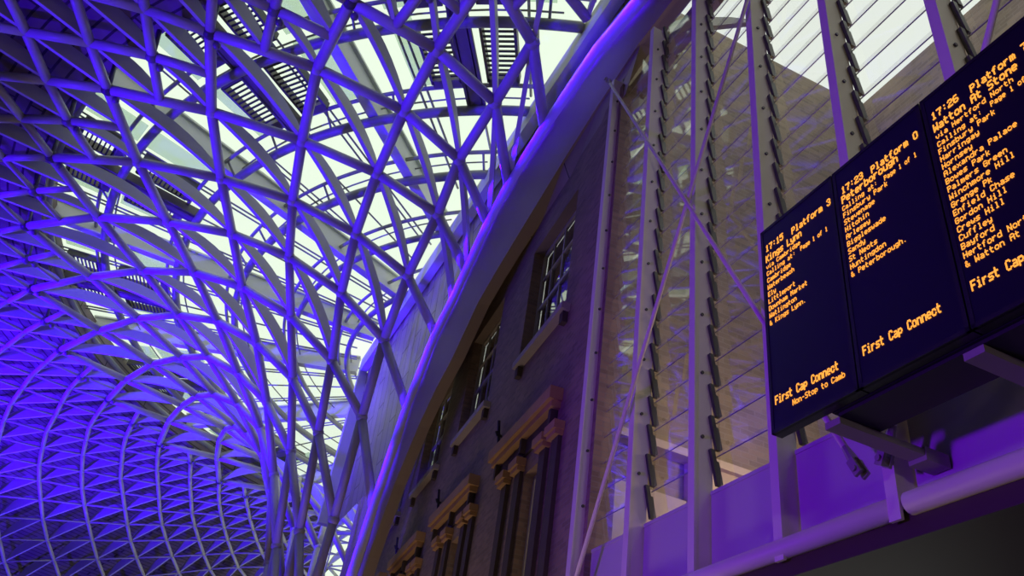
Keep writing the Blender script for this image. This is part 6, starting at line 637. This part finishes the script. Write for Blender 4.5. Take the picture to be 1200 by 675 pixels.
# ================================================================ light
w = bpy.data.worlds.new('overcast'); sc.world = w; w.use_nodes = True
bg = w.node_tree.nodes['Background']; bg.inputs['Color'].default_value = (.93, 1., .90, 1); bg.inputs['Strength'].default_value = 1.02
def spot(name, at, aim, power, col, ang=110, size=.5, blend=.6):
    l = bpy.data.lights.new(name, 'SPOT'); l.energy = power; l.color = col; l.spot_size = math.radians(ang); l.spot_blend = blend; l.shadow_soft_size = size
    o = bpy.data.objects.new(name, l); COL.objects.link(o); o.location = at
    o.rotation_euler = (Vector(aim) - Vector(at)).to_track_quat('-Z', 'Y').to_euler(); return o
VIO = (.045, .0, 1.)
spot('violet_uplight', (-27, 12, 4), (-15.5, 25, 15.5), 52000, VIO, 52)
spot('violet_uplight', (-29, 26, 3), (-20, 32, 13), 52000, VIO, 80)
spot('violet_uplight', (-18, 17, 2), (-8, 17, 15), 15000, VIO, 35, .3, .35)
spot('violet_uplight', (-17, 9, 2), (-8.2, 11, 15.5), 15000, VIO, 37, .3, .35)
spot('violet_uplight', (-19, 26, 2), (-10, 23, 13.5), 15000, VIO, 38, .3, .35)
spot('violet_uplight', (-15, -2, 3), (-2.5, 9.5, 16.2), 15000, VIO, 21, .3, .4)
spot('violet_uplight', (-25, 44, 3), (-20, 38, 13), 14000, VIO, 80)
for d_ in (256, 266, 276, 286, 296, 306):
    a_ = rp(50, d_, 1.5); b_ = rp(42, d_ - 6, 19)
    spot('violet_rim_uplight', a_, b_, 4600, VIO, 110, .3)
spot('violet_wall_wash', (-9, 1.5, 2.5), (4.2, 6.0, 7.5), 3600, (.20, .0, 1.), 62)
def lamp(name, at, power, col, size=.4):
    l = bpy.data.lights.new(name, 'POINT'); l.energy = power; l.color = col; l.shadow_soft_size = size
    o = bpy.data.objects.new(name, l); COL.objects.link(o); o.location = at
def strip(at, aim, along, w_, power, col):
    l = bpy.data.lights.new('beam_violet_strip', 'AREA'); l.shape = 'RECTANGLE'; l.size = w_; l.size_y = .04; l.energy = power; l.color = col; l.spread = math.radians(85)
    o = bpy.data.objects.new('beam_violet_strip', l); COL.objects.link(o)
    z_ = -(Vector(aim) - Vector(at)).normalized(); x_ = Vector(along).normalized(); x_ = (x_ - z_ * x_.dot(z_)).normalized(); y_ = z_.cross(x_)
    o.matrix_world = Matrix(((x_.x, y_.x, z_.x, at[0]), (x_.y, y_.y, z_.y, at[1]), (x_.z, y_.z, z_.z, at[2]), (0, 0, 0, 1)))
for k in range(18):
    u0_, u1_ = 7.2 + k * .86, 7.2 + (k + 1) * .86
    if k >= 15: u0_, u1_ = 20.1 + (k - 15) * .6, 20.1 + (k - 14) * .6
    um = (u0_ + u1_) / 2; a0, a1 = wp(u0_, 4.2, arch_z(u0_)), wp(u1_, 4.2, arch_z(u1_))
    strip(wp(um, 4.12, arch_z(um) + .03), wp(um, 4.5, arch_z(um) - .0), a1 - a0, (a1 - a0).length * .92, 17 if k % 2 else 11, VIO)
spot('violet_uplight', (-11.5, 22, .5), (-7, 23, 9), 5000, VIO, 38, .3, .35)
lamp('rear_warm_fill', (-1.5, -7, 5), 330, (1, .84, .62))  # unseen fill added behind the camera to give the mullion sides their beige
lamp('brick_side_fill', wp(9, 2.9, 0), 70, (1, .70, .42))  # unseen warm fills added along the brick front for the shaded tube sides
lamp('brick_side_fill', wp(16, 3.0, 0), 210, (1, .72, .46))
lamp('brick_side_fill', wp(24, 3.4, 0), 150, (1, .72, .46))
lamp('courtyard_fill', wp(7, 7.5, 5), 130, (1, .72, .45))  # unseen fill added behind the glass to warm the tan walls and pale blocks

# ================================================================ camera
cd = bpy.data.cameras.new('camera'); cam = bpy.data.objects.new('camera', cd); COL.objects.link(cam)
cd.sensor_width = 36; cd.lens = 963 / 1200 * 36; cd.clip_start = .05; cd.clip_end = 500
pt, rl = math.radians(35.4), math.radians(9.3)
fw = Vector((0, math.cos(pt), math.sin(pt))); up = Vector((0, -math.sin(pt), math.cos(pt))); rt = Vector((1, 0, 0))
ex = rt * math.cos(rl) + up * math.sin(rl); ey = -rt * math.sin(rl) + up * math.cos(rl); ez = -fw
cam.matrix_world = Matrix(((ex.x, ey.x, ez.x, 0), (ex.y, ey.y, ez.y, 0), (ex.z, ey.z, ez.z, CAMZ), (0, 0, 0, 1)))
sc.camera = cam
sc.view_settings.view_transform = 'Standard'; sc.view_settings.look = 'None'
sc.view_settings.gamma = 1; sc.view_settings.exposure = 0; sc.view_settings.use_curve_mapping = False
sc.cycles.max_bounces = 8; sc.cycles.transparent_max_bounces = 24; sc.cycles.diffuse_bounces = 4; sc.cycles.glossy_bounces = 4
sc.cycles.sample_clamp_indirect = 3; sc.cycles.use_denoising = True
sc.cycles.caustics_reflective = False; sc.cycles.caustics_refractive = False
